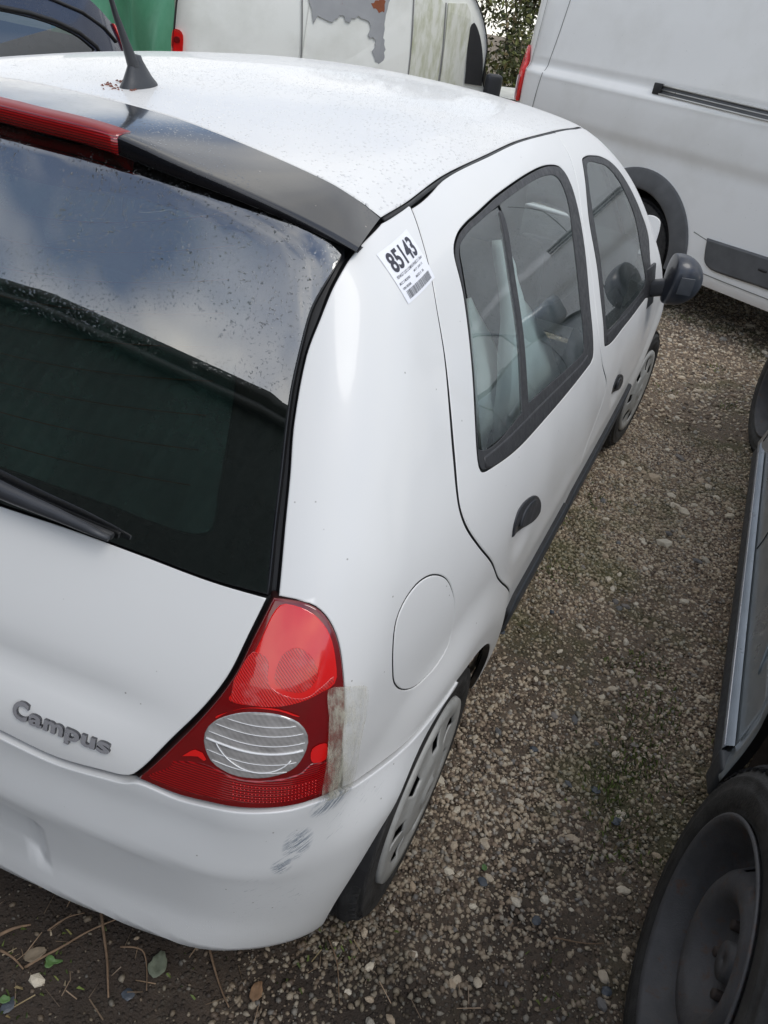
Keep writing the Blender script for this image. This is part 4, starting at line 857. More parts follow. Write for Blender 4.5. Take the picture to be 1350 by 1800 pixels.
# door mirrors
def mirror(sx):
    mh = empty('door_mirror', parent=car)
    bm = bmesh.new(); bmesh.ops.create_uvsphere(bm, u_segments=40, v_segments=28, radius=1)
    for q in bm.verts:
        x, y, z = q.co
        if y < -.25: y = -.25-(abs(y)-.25)*.10
        x_, z_ = x, z
        e = (abs(x)**2.15+abs(z)**2.15)**(1/2.15) if (abs(x)+abs(z)) > 0 else 1; rr_ = math.hypot(x, z)
        if e > 1e-6: x_, z_ = x*rr_/e, z*rr_/e
        q.co = Vector((x_*.066*(1+.12*z_), y*.090, z_*.086))
    me = bpy.data.meshes.new('mirror_housing'); bm.to_mesh(me); bm.free(); me.materials.append(M['mirrorh']); me.polygons.foreach_set('use_smooth', [True]*len(me.polygons))
    h = link(bpy.data.objects.new('mirror_housing', me), mh); h.location = (.862, 2.365, .948); h.rotation_euler = (0, 0, math.radians(-70))
    g_ = lathe('mirror_glass', [(0,.0005),(0,.052),(.004,.057),(.006,.060)], M['mglass'], mh, 40); g_.location = (.842, 2.357, .948); g_.rotation_euler = (0, 0, math.radians(90-70)); g_.scale = (1,.98,1.12)
    rbox('mirror_stalk', (.085,.055,.055), (.806,2.385,.900), M['handle'], mh, .018, 4, (0,math.radians(-20),0))
    rbox('mirror_base', (.012,.13,.14), (.786,2.36,.905), M['trim'], mh, .005, 3, (0,math.radians(-14),math.radians(-4)))
    rbox('housing_panel', (.006,.050,.058), (.904,2.312,.945), M['clad'], mh, .0025, 2, (0,0,math.radians(-66)))
    if sx < 0: mh.scale = (-1,1,1)
M['mirrorh'] = paint('mirror_housing_plastic', (.022,.026,.036), .6, .3, rough=.35, dirtcol=(.08,.09,.11))
M['mglass'] = simple('mirror_glass', (.02,.022,.024), .15)
mirror(1); mirror(-1)

# ---------------------------------------------------------------- wheels
def wheel(hub, R=.285, W_=.17, rim=.182, kind='cap', sgn=1, parent=None, steer=0., lean=0.):
    """axis along local x, outer face towards +x*sgn"""
    wh = empty('wheel', hub, (0, lean, steer), parent)
    h = W_/2
    prof = [(-h+.006, rim), (-h-.004, rim+.016), (-h-.008, (R+rim)/2), (-h+.002, R-.022), (-h+.016, R-.006)]
    nb = 5; xs = np.linspace(-h+.022, h-.022, nb*2)
    for q in range(nb):
        a, b = xs[2*q], xs[2*q+1]; prof += [(a, R), (b, R)]
        if q < nb-1: prof += [(b+.0015, R-.007), (xs[2*q+2]-.0015, R-.007)]
    prof += [(h-.016, R-.006), (h-.005, R-.018), (h+.000, R-.030), (h+.005, (R+rim)/2+.024), (h+.0075, (R+rim)/2+.020), (h+.006, (R+rim)/2+.016), (h+.008, (R+rim)/2), (h+.0095, (R+rim)/2-.004), (h+.0078, (R+rim)/2-.008), (h+.0065, rim+.022), (h+.0025, rim+.020), (h+.003, rim+.010), (h-.003, rim+.002), (h-.010, rim)]
    prof = [(a*sgn, r) for a, r in prof]
    seg = 96
    lathe('tyre', prof, [M['tread'], M['side']], wh, seg, idx=lambda i, j: 0 if 5 <= i <= 5+4*nb-2 else 1)
    # tread blocks: lateral sipes as raised lugs on the shoulders
    vb = []; fb_ = []
    for q in range(84):
        for sd in (-1, 1):
            t0, t1 = 2*math.pi*q/64, 2*math.pi*(q+.62)/64; x0, x1 = sd*(h-.002), sd*(h-.034); n0 = len(vb)
            for x, r in ((x0, R-.014), (x1, R+.0006)):
                for t in (t0, t1): vb.append((x, r*math.cos(t), r*math.sin(t)))
            for x, r in ((x0, R-.020), (x1, R-.004)):
                for t in (t0, t1): vb.append((x, r*math.cos(t), r*math.sin(t)))
            fb_ += [tuple(n0+i for i in t) for t in ((0,1,3,2),(0,4,5,1),(2,3,7,6),(0,2,6,4),(1,5,7,3))]
    tag(mk('tread_blocks', vb, fb_, M['tread'], wh, smooth=False), kind='stuff')
    if kind == 'cap':
        # nine-slot dished plastic hubcap
        rr = [.0,.026,.03,.05,.075,.092,.098,.118,.138,.150,.158,.170,rim+.004,rim+.006]; xx = [.016,.016,.012,.011,.010,.008,.004,.000,-.002,-.002,.0,.004,.004,-.004]
        seg = 126; ns = 7
        def drop(i, j):
            a = (j % (seg//ns))/(seg//ns)
            return 6 <= i <= 9 and .30 < a < .70
        cp = lathe('hubcap', [((h+.004+x)*sgn, max(r, .0005)) for r, x in zip(rr, xx)], M['hubcap'], wh, seg, drop=drop)
        sm = cp.modifiers.new('thickness', 'SOLIDIFY'); sm.thickness = .004; sm.offset = -1 if sgn > 0 else 1
        rr2 = [(x*sgn, r) for x, r in ((h-.012, rim), (h-.030, rim-.02), (h-.036,.10), (h-.034,.0005))]
        lathe('rim', rr2, M['dark'], wh, 48)
        lathe('hub_badge', [((h+.0215)*sgn, .0005), ((h+.0215)*sgn, .018), ((h+.018)*sgn, .022)], M['clad'], wh, 24)
    else:
        # pressed steel wheel: lip, well, dished centre with round holes and bolts
        k = rim/.22
        pr = [(h+.008, rim+.008), (h+.010, rim+.002), (h+.002, rim-.006), (h-.028, rim-.008), (h-.040, rim-.018), (h-.070, rim-.024), (h-.082, .180*k), (h-.076, .172*k), (h-.056, .160*k), (h-.034, .146*k), (h-.022, .130*k), (h-.020, .112*k), (h-.030, .094*k), (h-.058, .082*k), (h-.066, .050*k), (h-.064, .034*k), (h-.046, .032*k), (h-.046, .0005)]
        seg = 120
        def drop(i, j): return i == 8 and (j % 10) in (3,4,5)
        rm = lathe('steel_rim', [(a*sgn, r) for a, r in pr], M['steel'], wh, seg, drop=drop)
        sm = rm.modifiers.new('thickness', 'SOLIDIFY'); sm.thickness = .004; sm.offset = 1
        lathe('brake_drum', [((h-.13)*sgn, rim-.05), ((h-.13)*sgn, .0005)], M['dark'], wh, 32)
        for q in range(5):
            t = 2*math.pi*q/5+.4; b = lathe('wheel_bolt', [(0,.0005),(0,.009),(-.004,.0105),(-.020,.0105)], M['rustbolt'], wh, 6)
            b.location = ((h-.050)*sgn, .062*k*math.cos(t), .055*k*math.sin(t)); b.scale = (sgn,1,1)
    return wh
M['rustbolt'] = simple('rusty_bolt', (.055,.040,.034), .8, var=.5, scale=60)
for sx in (1, -1):
    wheel((sx*.722, .515, .284), parent=car, sgn=sx, W_=.165, rim=.188)
    wheel((sx*.742, 3.03, .284), parent=car, sgn=sx, W_=.160, steer=math.radians(-6))
    for yc in (.54, 3.04):   # wheel housings
        v = []; f = []
        for i, x in enumerate((.50, .815 if yc < 1 else .79)):
            for j in range(25):
                t = math.radians(18+150*j/24); v.append((sx*x, yc+.330*math.cos(t), .29+.330*math.sin(t)))
        f = [(j, j+1, 26+j, 25+j) for j in range(24)]
        f.append(tuple(range(25)))
        mk('wheel_housing', v, f, DK, car, smooth=False)
# cabin
rbox('floor_pan', (1.36,2.7,.10), (0,1.95,.27), M['interior'], car, .03)
rbox('boot_tub', (.92,.50,.30), (0,.48,.42), M['interior'], car, .03)
rbox('parcel_shelf', (1.10,.34,.02), (0,.40,.90), M['shelf'], car, .008)
def seat(x, y):
    s = empty('seat', (x, y, 0), parent=car)
    rbox('seat_base', (.50,.50,.20), (0,.05,.47), M['seat'], s, .06, 4, (math.radians(6),0,0))
    rbox('backrest', (.47,.14,.62), (0,-.24,.83), M['seat'], s, .06, 4, (math.radians(14),0,0), .86)
    rbox('head_restraint', (.26,.09,.18), (0,-.34,1.205), M['seat'], s, .04, 4, (math.radians(8),0,0))
seat(.36, 1.88); seat(-.36, 1.88)
rb = empty('rear_bench', (0,1.02,0), parent=car)
rbox('bench_base', (1.26,.50,.20), (0,.06,.47), M['seat'], rb, .06, 4)
rbox('bench_back', (1.22,.15,.60), (0,-.28,.78), M['seat'], rb, .06, 4, (math.radians(16),0,0))
for x in (-.36,.36): rbox('head_restraint', (.25,.09,.16), (x,-.38,1.12), M['seat'], rb, .04, 4, (math.radians(12),0,0))
rbox('dashboard', (1.34,.42,.34), (0,2.70,.80), M['interior'], car, .09, 4)
sw = lathe('steering_wheel', [(.016*math.cos(t), .185+.016*math.sin(t)) for t in np.linspace(0, 2*math.pi, 13)], M['interior'], car, 40)
sw.location = (.36, 2.38, .92); sw.rotation_euler = (0, math.radians(0), math.radians(90)); sw.rotation_euler = Matrix.Rotation(math.radians(90), 3, 'Z').to_euler()
rbox('wheel_boss', (.14,.05,.10), (.36,2.40,.92), M['interior'], car, .02, 3)
def airbag(name, y0, y1, zt_, zb_, x0, amp, ph):
    ya = np.linspace(y0, y1, 40); za = np.linspace(0, 1, 30); v = []
    for y in ya:
        for t in za:
            z = zt_(y)+(zb_-zt_(y))*t
            v.append((x0-.02-.11*(1-t)+amp*math.sin(7*y+3*t+ph)+.35*amp*math.sin(23*y-9*t)+.2*amp*math.sin(41*y+20*t)+.04*math.sin(math.pi*t), y+.02*math.sin(6*t+ph), z))
    n = 30; f = [(i*n+j, (i+1)*n+j, (i+1)*n+j+1, i*n+j+1) for i in range(39) for j in range(29)]
    o = mk(name, v, f, M['airbag'], car); m_ = o.modifiers.new('thickness', 'SOLIDIFY'); m_.thickness = .03; return o
ab = airbag('curtain_airbag', .70, 1.02, lambda y: 1.12-.05*math.sin(9*y), .70, .66, .014, 0); ab['label'] = 'pale cloth hanging inside the rear side window'
airbag('curtain_airbag', 1.00, 1.50, lambda y: 1.24-.62*(y-1.0), .72, .705, .012, 2)
rbox('interior_mirror', (.20,.03,.06), (0,2.28,1.24), M['interior'], car, .012, 3)

# ================================================================ generic vehicle skins
def gridskin(name, fn, u, v, mats, parent, drop=None, flip=False, solid=0):
    """fn(u,v)->xyz over a grid"""
    V = np.array([fn(a, b) for a in u for b in v]); n = len(v)
    f = [(i*n+j, (i+1)*n+j, (i+1)*n+j+1, i*n+j+1) for i in range(len(u)-1) for j in range(n-1) if not (drop and drop((u[i]+u[i+1])/2, (v[j]+v[j+1])/2))]
    if flip: f = [q[::-1] for q in f]
    o = mk(name, V, f, mats, parent)
    if solid: m_ = o.modifiers.new('thickness', 'SOLIDIFY'); m_.thickness = solid; m_.offset = -1
    return o
# ---------------------------------------------------------------- blue-grey car on the right
BL = paint('blue_grey_metallic', (.27,.31,.34), .6, .25, rough=.30, metal=.35, coat=.8, dirtcol=(.20,.20,.19))
c2 = tag(empty('blue_grey_car'), 'blue-grey metallic car on black steel wheels, cut off by the right edge', 'car')
XL = 1.425
bx = spl([.16,.20,.24,.30,.38,.45,.60,.75,.88,.95],[1.418,1.408,1.414,1.424,1.428,1.422,1.418,1.428,1.462,1.500])
def sidex(y, z):
    y = np.asarray(y, float); z = np.asarray(z, float)
    e = .38*np.clip((y-3.5)/.8, 0, 1)**2.2+.25*np.clip((-.1-y)/.6, 0, 1)**2
    r = 0
    for yc in (.48, 3.42):
        d = np.hypot(y-yc, z-.33); r = r+.016*(1-sst(.50,.60,d))*(z < .95)
    return bx(z)+e-r
smap = lambda q: np.stack([sidex(q[:,0], q[:,1]), q[:,0], q[:,1]], -1)
def circ(yc, zc, r, a0, a1, n=15): return [(yc+r*math.cos(math.radians(t)), zc+r*math.sin(math.radians(t))) for t in np.linspace(a0, a1, n)]
a1 = circ(.48,.33,.49,-14,180+14); a1 = [(*a1[0],1)]+a1[1:-1]+[(*a1[-1],1)]
a2 = circ(3.42,.33,.40,-18,180+18); a2 = [(*a2[0],1)]+a2[1:-1]+[(*a2[-1],1)]
top = [(4.20,.70,1),(3.9,.80),(3.4,.885),(2.9,.935),(2.0,.95),(1.0,.965),(.0,.985),(-.5,.975,1)]
sk = sheet('body_side', [(-.55,.22,1)]+a1[::-1]+a2[::-1]+[(4.22,.22,1)]+top, smap, numn(smap, -1), [BL, DK], c2, grid=.035, gap=.0, flange=.03, splay=-.012, bevel=.006, step=.02)
smap2 = lambda q: smap(q)-[.002,0,0]
tube('door_groove', [tuple(smap(np.array([[y, .50]]))[0]+[-.0015,0,0]) for y in (1.10,1.12)], .001, DK, c2, seg=4)
# black sill skirt and the bright strip on it
sy = np.linspace(1.02, 2.98, 60)
def sill_pt(y, t):
    prof = [(1.46,.115),(1.425,.125),(1.392,.150),(1.386,.185),(1.396,.212),(1.404,.224)]
    a, b = prof[int(t)]; return (a, y, b)
gridskin('sill_skirt', sill_pt, sy, list(range(6)), M['clad'], c2)
def strip_pt(y, t):
    prof = [(1.398,.214),(1.392,.220),(1.391,.232),(1.396,.244),(1.412,.252)]
    a, b = prof[int(t)]; return (a, y, b)
SIL = simple('brushed_sill_strip', (.36,.41,.47), .35, metal=.25, var=.2)
gridskin('sill_strip', strip_pt, np.linspace(1.045, 2.96, 60), list(range(5)), SIL, c2)
tube('strip_highlight', [(1.3935, y, .2385) for y in np.linspace(1.05, 2.95, 20)], .0020, M['chrome'], c2, seg=6)
rbox('sill_end', (.05,.07,.10), (1.412,1.005,.190), M['clad'], c2, .012, 3, (0,0,.15))
rbox('mud_flap', (.045,.06,.14), (1.43,.985,.12), M['rust'], c2, .012, 3)
# lower door crease with bright edge
P = [tuple(smap(np.array([[y, z]]))[0]+[-.002,0,0]) for y, z in ((1.235,.335),(1.255,.350),(1.28,.40),(1.33,.47),(1.40,.52),(1.6,.535),(2.2,.54),(2.9,.53))]
tube('door_crease', P, [.001,.004,.006,.006,.006,.005,.005,.003], BL, c2, seg=8)
# shut lines
for y_ in (1.98, 2.92): tube('shut_line', [tuple(smap(np.array([[y_+.03*math.sin(z*3), z]]))[0]+[-.0005,0,0]) for z in np.linspace(.26,.93,20)], .0022, DK, c2, seg=4)
for y_ in (1.22, 2.18):
    rbox('door_handle', (.03,.19,.035), tuple(smap(np.array([[y_, .80]]))[0]+[-.012,0,0]), BL, c2, .012, 3)
# upper body
W2 = 1.74
zr = spl([-.55,-.3,.1,.6,1.2,1.8,2.2,2.5,3.1],[1.03,1.22,1.37,1.43,1.44,1.42,1.38,1.32,.98])
def xu(y, t): # tumblehome side from belt t=0 to roof edge t=1
    z0 = float(np.interp(y, [-.5,1,2.9,3.2],[.975,.965,.935,.93])); z1 = max(float(zr(y))-.06, z0+.004); z = z0+(z1-z0)*t
    return (float(sidex(y, z0))+.02+.23*t*(z1-z0)/.46, y, z)
uy = np.linspace(-.5, 3.05, 60)
gridskin('window_glass', xu, uy, np.linspace(.04,.93,8), M['cglass'] if 'cglass' in M else DK, c2)
for y_, w_ in ((-.42,.12),(.62,.05),(1.98,.05),(2.9,.10)):
    gridskin('pillar', lambda a, b, y_=y_: tuple(np.array(xu(a, b))-[.004,0,0]), np.linspace(y_-w_, y_+w_, 5), np.linspace(0,1,8), BL if w_ > .06 else DK, c2)
gridskin('window_trim', lambda a, b: tuple(np.array(xu(a, b))-[.008,0,0]), uy, [0,.045], M['trim'], c2)
gridskin('cant_rail', lambda a, b: tuple(np.array(xu(a, b))-[.005,0,0]), uy, [.92,.97,1.0], BL, c2)
def roofp(y, t):
    a = xu(y, 1); b = 2*(XL+W2/2)-a[0]; return (a[0]+(b-a[0])*t, y, a[2]+.055*math.sin(math.pi*t)**.6)
gridskin('roof', roofp, np.linspace(-.3,2.3,30), np.linspace(0,1,21), BL, c2)
gridskin('windscreen', roofp, np.linspace(2.3,3.06,12), np.linspace(0,1,21), DK, c2)
gridskin('tailgate_glass', roofp, np.linspace(-.5,-.3,5), np.linspace(0,1,21), DK, c2)
def bonp(y, t):
    z = float(np.interp(y, [3.0,3.4,3.8,4.1,4.25],[.955,.915,.85,.76,.66])); a = float(sidex(y, .80)); b = 2*(XL+W2/2)-a; return (a+(b-a)*t, y, z+.04*math.sin(math.pi*t)**.5-.02)
gridskin('bonnet', bonp, np.linspace(3.0,4.25,20), np.linspace(0,1,21), BL, c2)
gridskin('front_bumper', lambda t, z: (float(sidex(4.22,.6))+(2*(XL+W2/2)-2*float(sidex(4.22,.6)))*t, 4.22+.10*math.sin(math.pi*t)-.03*abs(z-.45), z), np.linspace(0,1,16), np.linspace(.2,.68,8), BL, c2)
gridskin('rear_bumper', lambda t, z: (float(sidex(-.55,.6))+(2*(XL+W2/2)-2*float(sidex(-.55,.6)))*t, -.55-.06*math.sin(math.pi*t), z), np.linspace(0,1,16), np.linspace(.2,.98,8), BL, c2)
gridskin('far_side', lambda y, z: (2*(XL+W2/2)-float(sidex(y, z)), y, z), np.linspace(-.5,4.2,30), np.linspace(.2,.95,8), BL, c2)
rbox('underbody', (1.4,4.3,.25), (XL+W2/2,1.85,.32), DK, c2, .05)
hl = rbox('headlight', (.10,.34,.15), (1.60,4.02,.70), M['clear'], c2, .04, 4, (0,0,-.5))
for yc, r in ((.48,.487),(3.42,.397)):
    v = []; 
    for x in (1.436, 1.72):
        for j in range(31):
            t = math.radians(-22+224*j/30); v.append((x, yc+r*math.cos(t), .33+r*math.sin(t)))
    mk('arch_liner', v, [(j, j+1, 32+j, 31+j) for j in range(30)]+[tuple(31+j for j in range(31))], M['rust'], c2, smooth=False)
wheel((1.455,.43,.335), R=.335, W_=.20, rim=.224, kind='steel', sgn=-1, parent=c2, steer=math.radians(4), lean=math.radians(5))
wheel((1.515,3.45,.325), R=.325, W_=.20, rim=.215, kind='steel', sgn=-1, parent=c2, steer=math.radians(14))
mh = rbox('door_mirror', (.20,.13,.15), (1.33,2.72,1.02), BL, c2, .05, 4)

# ---------------------------------------------------------------- large white van
VW = paint('white_van_paint', (.88,.88,.86), .0, .35, rough=.34, coat=.4, dirtcol=(.58,.57,.51))
def frame(p0, d):
    d = np.array(d)/np.linalg.norm(d); n = np.array([d[1], -d[0], 0.])   # n points towards the camera side
    p0 = np.array(p0, float)
    def f(a, z, o=0.): return p0+d*a+n*o+np.array([0,0,z])
    return f, d, n
vf, vd, vn = frame((.7952,5.2993,0), (.8660254,-.5,0))
if np.dot(vn, np.array(CAMP)-np.array([.79,5.3,0])) < 0: vn = -vn; vf = (lambda p0, d, n: (lambda a, z, o=0.: p0+d*a+n*o+np.array([0,0,z])))(np.array([.7952,5.2993,0]), vd, vn)
van = tag(empty('large_white_van'), 'large white long panel van with black wheel-arch trim and side rail, standing behind the hatchback', 'van')
off = spl([.28,.34,.45,.90,.99,1.05,1.12,1.28,1.315,1.345,1.42,1.80,2.40,2.62],[-.03,-.004,.0,.0,.002,.020,.027,.032,.030,.006,.0,-.02,-.075,-.13])
def vs(q):
    q = np.atleast_2d(q); e = .22*np.clip((-1.86-q[:,0])/.36, 0, 1)**2.4+.9*np.clip((q[:,0]-3.0)/.9, 0, 1)**2*(.25+.75*np.clip((q[:,1]-.9)/1.2,0,1))
    return np.array([vf(a, z, float(off(z))-ee) for (a, z), ee in zip(q, e)])
VC = (-.60, .36)
ar = [(VC[0]+.50*math.cos(math.radians(t)), VC[1]+.50*math.sin(math.radians(t))) for t in np.linspace(-8,188,21)]
ar = [(*ar[0],1)]+ar[1:-1]+[(*ar[-1],1)]
ar2 = [(a+3.9, z) + tuple(t) for a, z, *t in ar]
ol = [(-2.20,.34,1)]+ar[::-1]+ar2[::-1]+[(3.85,.34,1),(3.95,.75),(3.7,1.1),(3.4,1.6),(3.1,2.3),(2.9,2.58,1),(-1.95,2.60,1),(-2.0,2.2),(-2.18,1.2)]
# rail slot, door shut lines are separate parts
sheet('side_panel', ol, vs, numn(vs, 1) if True else None, [VW, DK], van, grid=.028, aspect=7, gap=0, flange=.03, splay=0, bevel=.004, step=.03)
def vstrip(name, pts, w_, mat, lift=.001, step=.03):
    """thin ribbon following the van side"""
    p = crom(pts, step, closed=False); t = np.gradient(p, axis=0); t /= np.linalg.norm(t,axis=1)[:,None]; nn = np.stack([-t[:,1], t[:,0]], -1)
    a = vs(p+nn*w_/2)+vn*lift; b = vs(p-nn*w_/2)+vn*lift; n = len(p)
    return mk(name, list(a)+list(b), [(i, i+1, n+i+1, n+i) for i in range(n-1)], mat, van)
GAP = simple('van_shut_line', (.20,.20,.19), .7)
vstrip('door_shut_line', [(-1.70,1.95),(-1.74,1.6),(-1.82,1.08),(-1.86,.6)], .007, GAP)
vstrip('door_shut_line', [(-1.95,1.95),(-1.97,1.45),(-1.985,1.30)], .005, GAP)
vstrip('door_shut_line', [(.05,.55),(.04,1.0),(.05,1.30)], .006, GAP) if False else None
vstrip('sill_seam', [(-.085,.60),(.06,.575),(.6,.56),(1.4,.56)], .006, GAP)
vstrip('sill_seam', [(-.03,.375),(.3,.37),(.9,.37),(1.8,.37)], .006, GAP)
# wheel arch trim
def ringt(name, r0, r1, a0, a1, cx, mat, o0, o1):
    n = 40; v = []; f = []
    pr = [(r0-.01, -.06), (r0, o0-.004), (r0+.012, o0), ((r0+r1)/2, (o0+o1)/2+.003), (r1-.012, o1), (r1, o1-.004), (r1+.004, -.01)]
    for i in range(n+1):
        t = math.radians(a0+(a1-a0)*i/n)
        for r, o_ in pr:
            a, z = cx+r*math.cos(t), VC[1]+r*math.sin(t); b = float(off(min(max(z,.45),.9))); v.append(vf(a, z, b+o_))
    k = len(pr); f = [(i*k+j, (i+1)*k+j, (i+1)*k+j+1, i*k+j+1) for i in range(n) for j in range(k-1)]
    return mk(name, v, f, mat, van)
M['arch'] = simple('weathered_arch_plastic', (.095,.098,.102), .6, var=.3, scale=9, bump=.2)
for dx in (0, 3.9): ringt('arch_trim', .395, .525, -6, 186, VC[0]+dx, M['arch'], .035, .014)
for dx in (0, 3.9):
    v = [vf(VC[0]+dx+.42*math.cos(math.radians(t)), VC[1]+.42*math.sin(math.radians(t)), o_) for o_ in (-.02,-.5) for t in np.linspace(-15,195,25)]
    mk('arch_liner', v, [(j, j+1, 26+j, 25+j) for j in range(24)]+[tuple(25+j for j in range(25))], M['rust'], van, smooth=False)
    wl = wheel(tuple(vf(VC[0]+dx, .345, -.14)), R=.345, W_=.215, rim=.205, kind='steel', sgn=1, parent=van, steer=math.atan2(vn[1], vn[0]))
# side mouldings
def vslab(name, pts, mat, th=.022, parent=van):
    p = crom(pts, .03)
    if area(p) < 0: p = p[::-1]
    pi = inset(p, .012); n = len(p); back = vs(p)-vn*.01; mid = vs(p)+vn*(th-.008); fr = vs(pi)+vn*th
    v = list(back)+list(mid)+list(fr)
    f = [(i, (i+1) % n, n+(i+1) % n, n+i) for i in range(n)]+[(n+i, n+(i+1) % n, 2*n+(i+1) % n, 2*n+i) for i in range(n)]+[tuple(range(2*n, 3*n))]
    return mk(name, v, f, mat, parent, smooth=False)
vslab('side_moulding', [(.035,.593,1),(.50,.604,1),(1.9,.604,1),(1.9,.42,1),(.56,.425),(.17,.415),(.10,.432),(.068,.465)], M['arch'])
vslab('moulding_socket', [(.455,.535),(.53,.535),(.53,.512),(.455,.512)], DK, .026)
# sliding door rail: dark recess, two aluminium lips, black end cap
vslab('rail_channel', [(-.735,1.398,1),(1.15,1.362,1),(1.15,1.298,1),(-.735,1.338,1)], M['arch'], .004)
ALU = simple('dull_aluminium', (.50,.50,.48), .35, metal=.7)
for dz_, w_ in ((.0,.006),(-.026,.004),(-.052,.006)):
    P = [vs(np.array([[a, 1.392+dz_-.019*(a+.73)/1.0]]))[0]+vn*.012 for a in np.linspace(-.68,1.15,12)]
    tube('rail_lip', P, w_, ALU, van, seg=8)
q_ = vs(np.array([[-.705,1.366]]))[0]+vn*.012
rbox('rail_end_cap', (.065,.03,.068), tuple(q_), DK, van, .006, 2, (0,0,math.atan2(vd[1], vd[0])))
# back of van, roof, lamp
def vback(t, z): # from side corner round to the rear face
    o_ = float(off(z)); c = vs(np.array([[-2.195, z]]))[0]; r = -t*1.95
    return c+vn*r+vd*(-.02*math.sin(math.pi*t))
gridskin('rear_doors', vback, np.linspace(0,1,12), np.linspace(.4,2.6,10), VW, van)
gridskin('roof', lambda a, t: vf(a, 2.58+.06*math.sin(math.pi*t), -.12-1.75*t), np.linspace(-2.1,3.0,8), np.linspace(0,1,10), VW, van)
gridskin('far_side', lambda a, z: vf(a, z, -2.0), np.linspace(-2.2,3.9,6), np.linspace(.34,2.6,5), VW, van)
gridskin('cab_front', lambda t, z: vf(3.9-.28*max(0,z-1.1), z, -.6-1.0*t), np.linspace(0,1,5), np.linspace(.3,2.5,8), VW, van)
vslab('cab_window', [(2.25,1.42,1),(3.35,1.38,1),(3.10,1.75),(2.9,2.02,1),(2.28,2.05,1)], DK, .004)
vstrip('door_shut_line', [(2.15,.45),(2.14,1.2),(2.18,2.2)], .008, GAP); vstrip('door_shut_line', [(.95,.62),(.95,1.2),(.98,2.2)], .008, GAP)
rbox('underbody', (5.6,1.7,.30), tuple(vf(.9,.42,-1.05)), DK, van, .05, 2, (0,0,math.atan2(vd[1], vd[0])))
lp = [(-2.185,1.08,1),(-2.03,1.085,1),(-2.012,1.20),(-2.02,1.335),(-2.06,1.42),(-2.12,1.472,1),(-2.16,1.38),(-2.19,1.25)]
vslab('rear_lamp', lp, M['redhi'], .028)
vslab('clear_lens', [(-2.183,1.095,1),(-2.105,1.095,1),(-2.098,1.20),(-2.100,1.265,1),(-2.180,1.262,1)], M['paper'], .034)
M['lampclear'] = M['clear']

# ---------------------------------------------------------------- older white van at the back left
OW = paint('aged_white_van_paint', (.82,.82,.76), 0, .55, rough=.45, coat=.15, dirtcol=(.50,.50,.42))
def algae():
    m = NT('algae_streaked_white_paint'); v = m.tex(scale=(6,6,1.2))
    k = m.ramp(m.noise(v, 3.5, 6, .65), [(.42, 0), (.75, 1)])
    m.set(Base_Color=m.mix(k, (.70,.70,.62), (.40,.41,.24)), Roughness=.5); return m.m
AL = algae()
p2 = np.array([-3.7532,5.6,0]); d2 = np.array([.80902,.58779,0]); n2 = np.array([.58779,-.80902,0])
van2 = tag(empty('old_white_van'), 'old white van with peeled grey patch on its side, behind the roof of the hatchback', 'van')
o2 = spl([.3,.5,.9,1.05,1.3,1.7,2.0,2.3],[-.04,0,.01,.0,-.01,-.06,-.14,-.26])
S2 = 1.0
def v2s(q):
    q = np.atleast_2d(q); z0 = np.clip(q[:,1], .2, 2.4)
    e = .10*np.clip((.14-q[:,0])/.2, 0, 1)**2+.45*np.clip((q[:,0]-2.5)/1.4, 0, 1)**1.6
    return np.array([p2+d2*a+n2*(float(o2(z))-ee)+np.array([0,0,z]) for (a, z), ee in zip(q, e)])
sheet('side_panel', [(-.02,.40,1),(3.85,.40,1),(3.9,.8),(3.6,.92),(3.0,1.0),(2.72,1.07),(2.68,1.40),(2.58,1.63),(2.35,1.9,1),(.25,1.92,1),(.10,1.75),(-.01,1.2)], v2s, numn(v2s, -1), [OW, DK], van2, grid=.12, gap=0, flange=.03, splay=0, step=.03)
def v2slab(name, pts, mat, th=.006, rough_=0, parent=van2, corner=True):
    p = crom(pts, .03)
    if area(p) < 0: p = p[::-1]
    if rough_:
        r_ = np.random.default_rng(3); p = inset(p, .0)+r_.normal(0, rough_, p.shape)
    n = len(p); v = list(v2s(p)-n2*.004)+list(v2s(p)+n2*th)
    return mk(name, v, [(i, (i+1) % n, n+(i+1) % n, n+i) for i in range(n)]+[tuple(range(n, 2*n))], mat, parent, smooth=False)
def prim():
    m = NT('bare_grey_primer'); v = m.tex()
    m.set(Base_Color=m.mix(m.ramp(m.noise(v, 6, 7, .7), [(.62, 0), (.72, 1)]), m.mix(m.noise(v, 5, 6), (.26,.265,.27), (.42,.425,.43)), (.22,.07,.03)), Roughness=.8); return m.m
PRI = prim()
# door leaf with the lost paint; z scaled for the distance
zz = lambda z: 1.6-(1.6-z)*S2
door = v2slab('sliding_door', [(1.045*S2,zz(1.10),1),(1.045*S2,zz(.70),1),(2.06*S2,zz(.70),1),(2.06*S2,zz(1.14)),(1.98*S2,zz(1.66),1),(1.09*S2,zz(1.66),1)], OW, .012)
v2slab('peeled_patch', [(1.10*S2,zz(1.42)),(1.10*S2,zz(1.62)),(1.72*S2,zz(1.66)),(1.735*S2,zz(1.40)),(1.76*S2,zz(1.18)),(1.70*S2,zz(1.14)),(1.66*S2,zz(1.20)),(1.68*S2,zz(1.30)),(1.60*S2,zz(1.345)),(1.62*S2,zz(1.40)),(1.50*S2,zz(1.46)),(1.42*S2,zz(1.40)),(1.36*S2,zz(1.45)),(1.28*S2,zz(1.39)),(1.18*S2,zz(1.41)),(1.13*S2,zz(1.36))], PRI, .0128, .007)
v2slab('rust_patch', [(1.60*S2,zz(1.56)),(1.66*S2,zz(1.60)),(1.72*S2,zz(1.60)),(1.71*S2,zz(1.50)),(1.66*S2,zz(1.53))], simple('rust', (.26,.08,.035), .9, var=.4), .0138, .007)
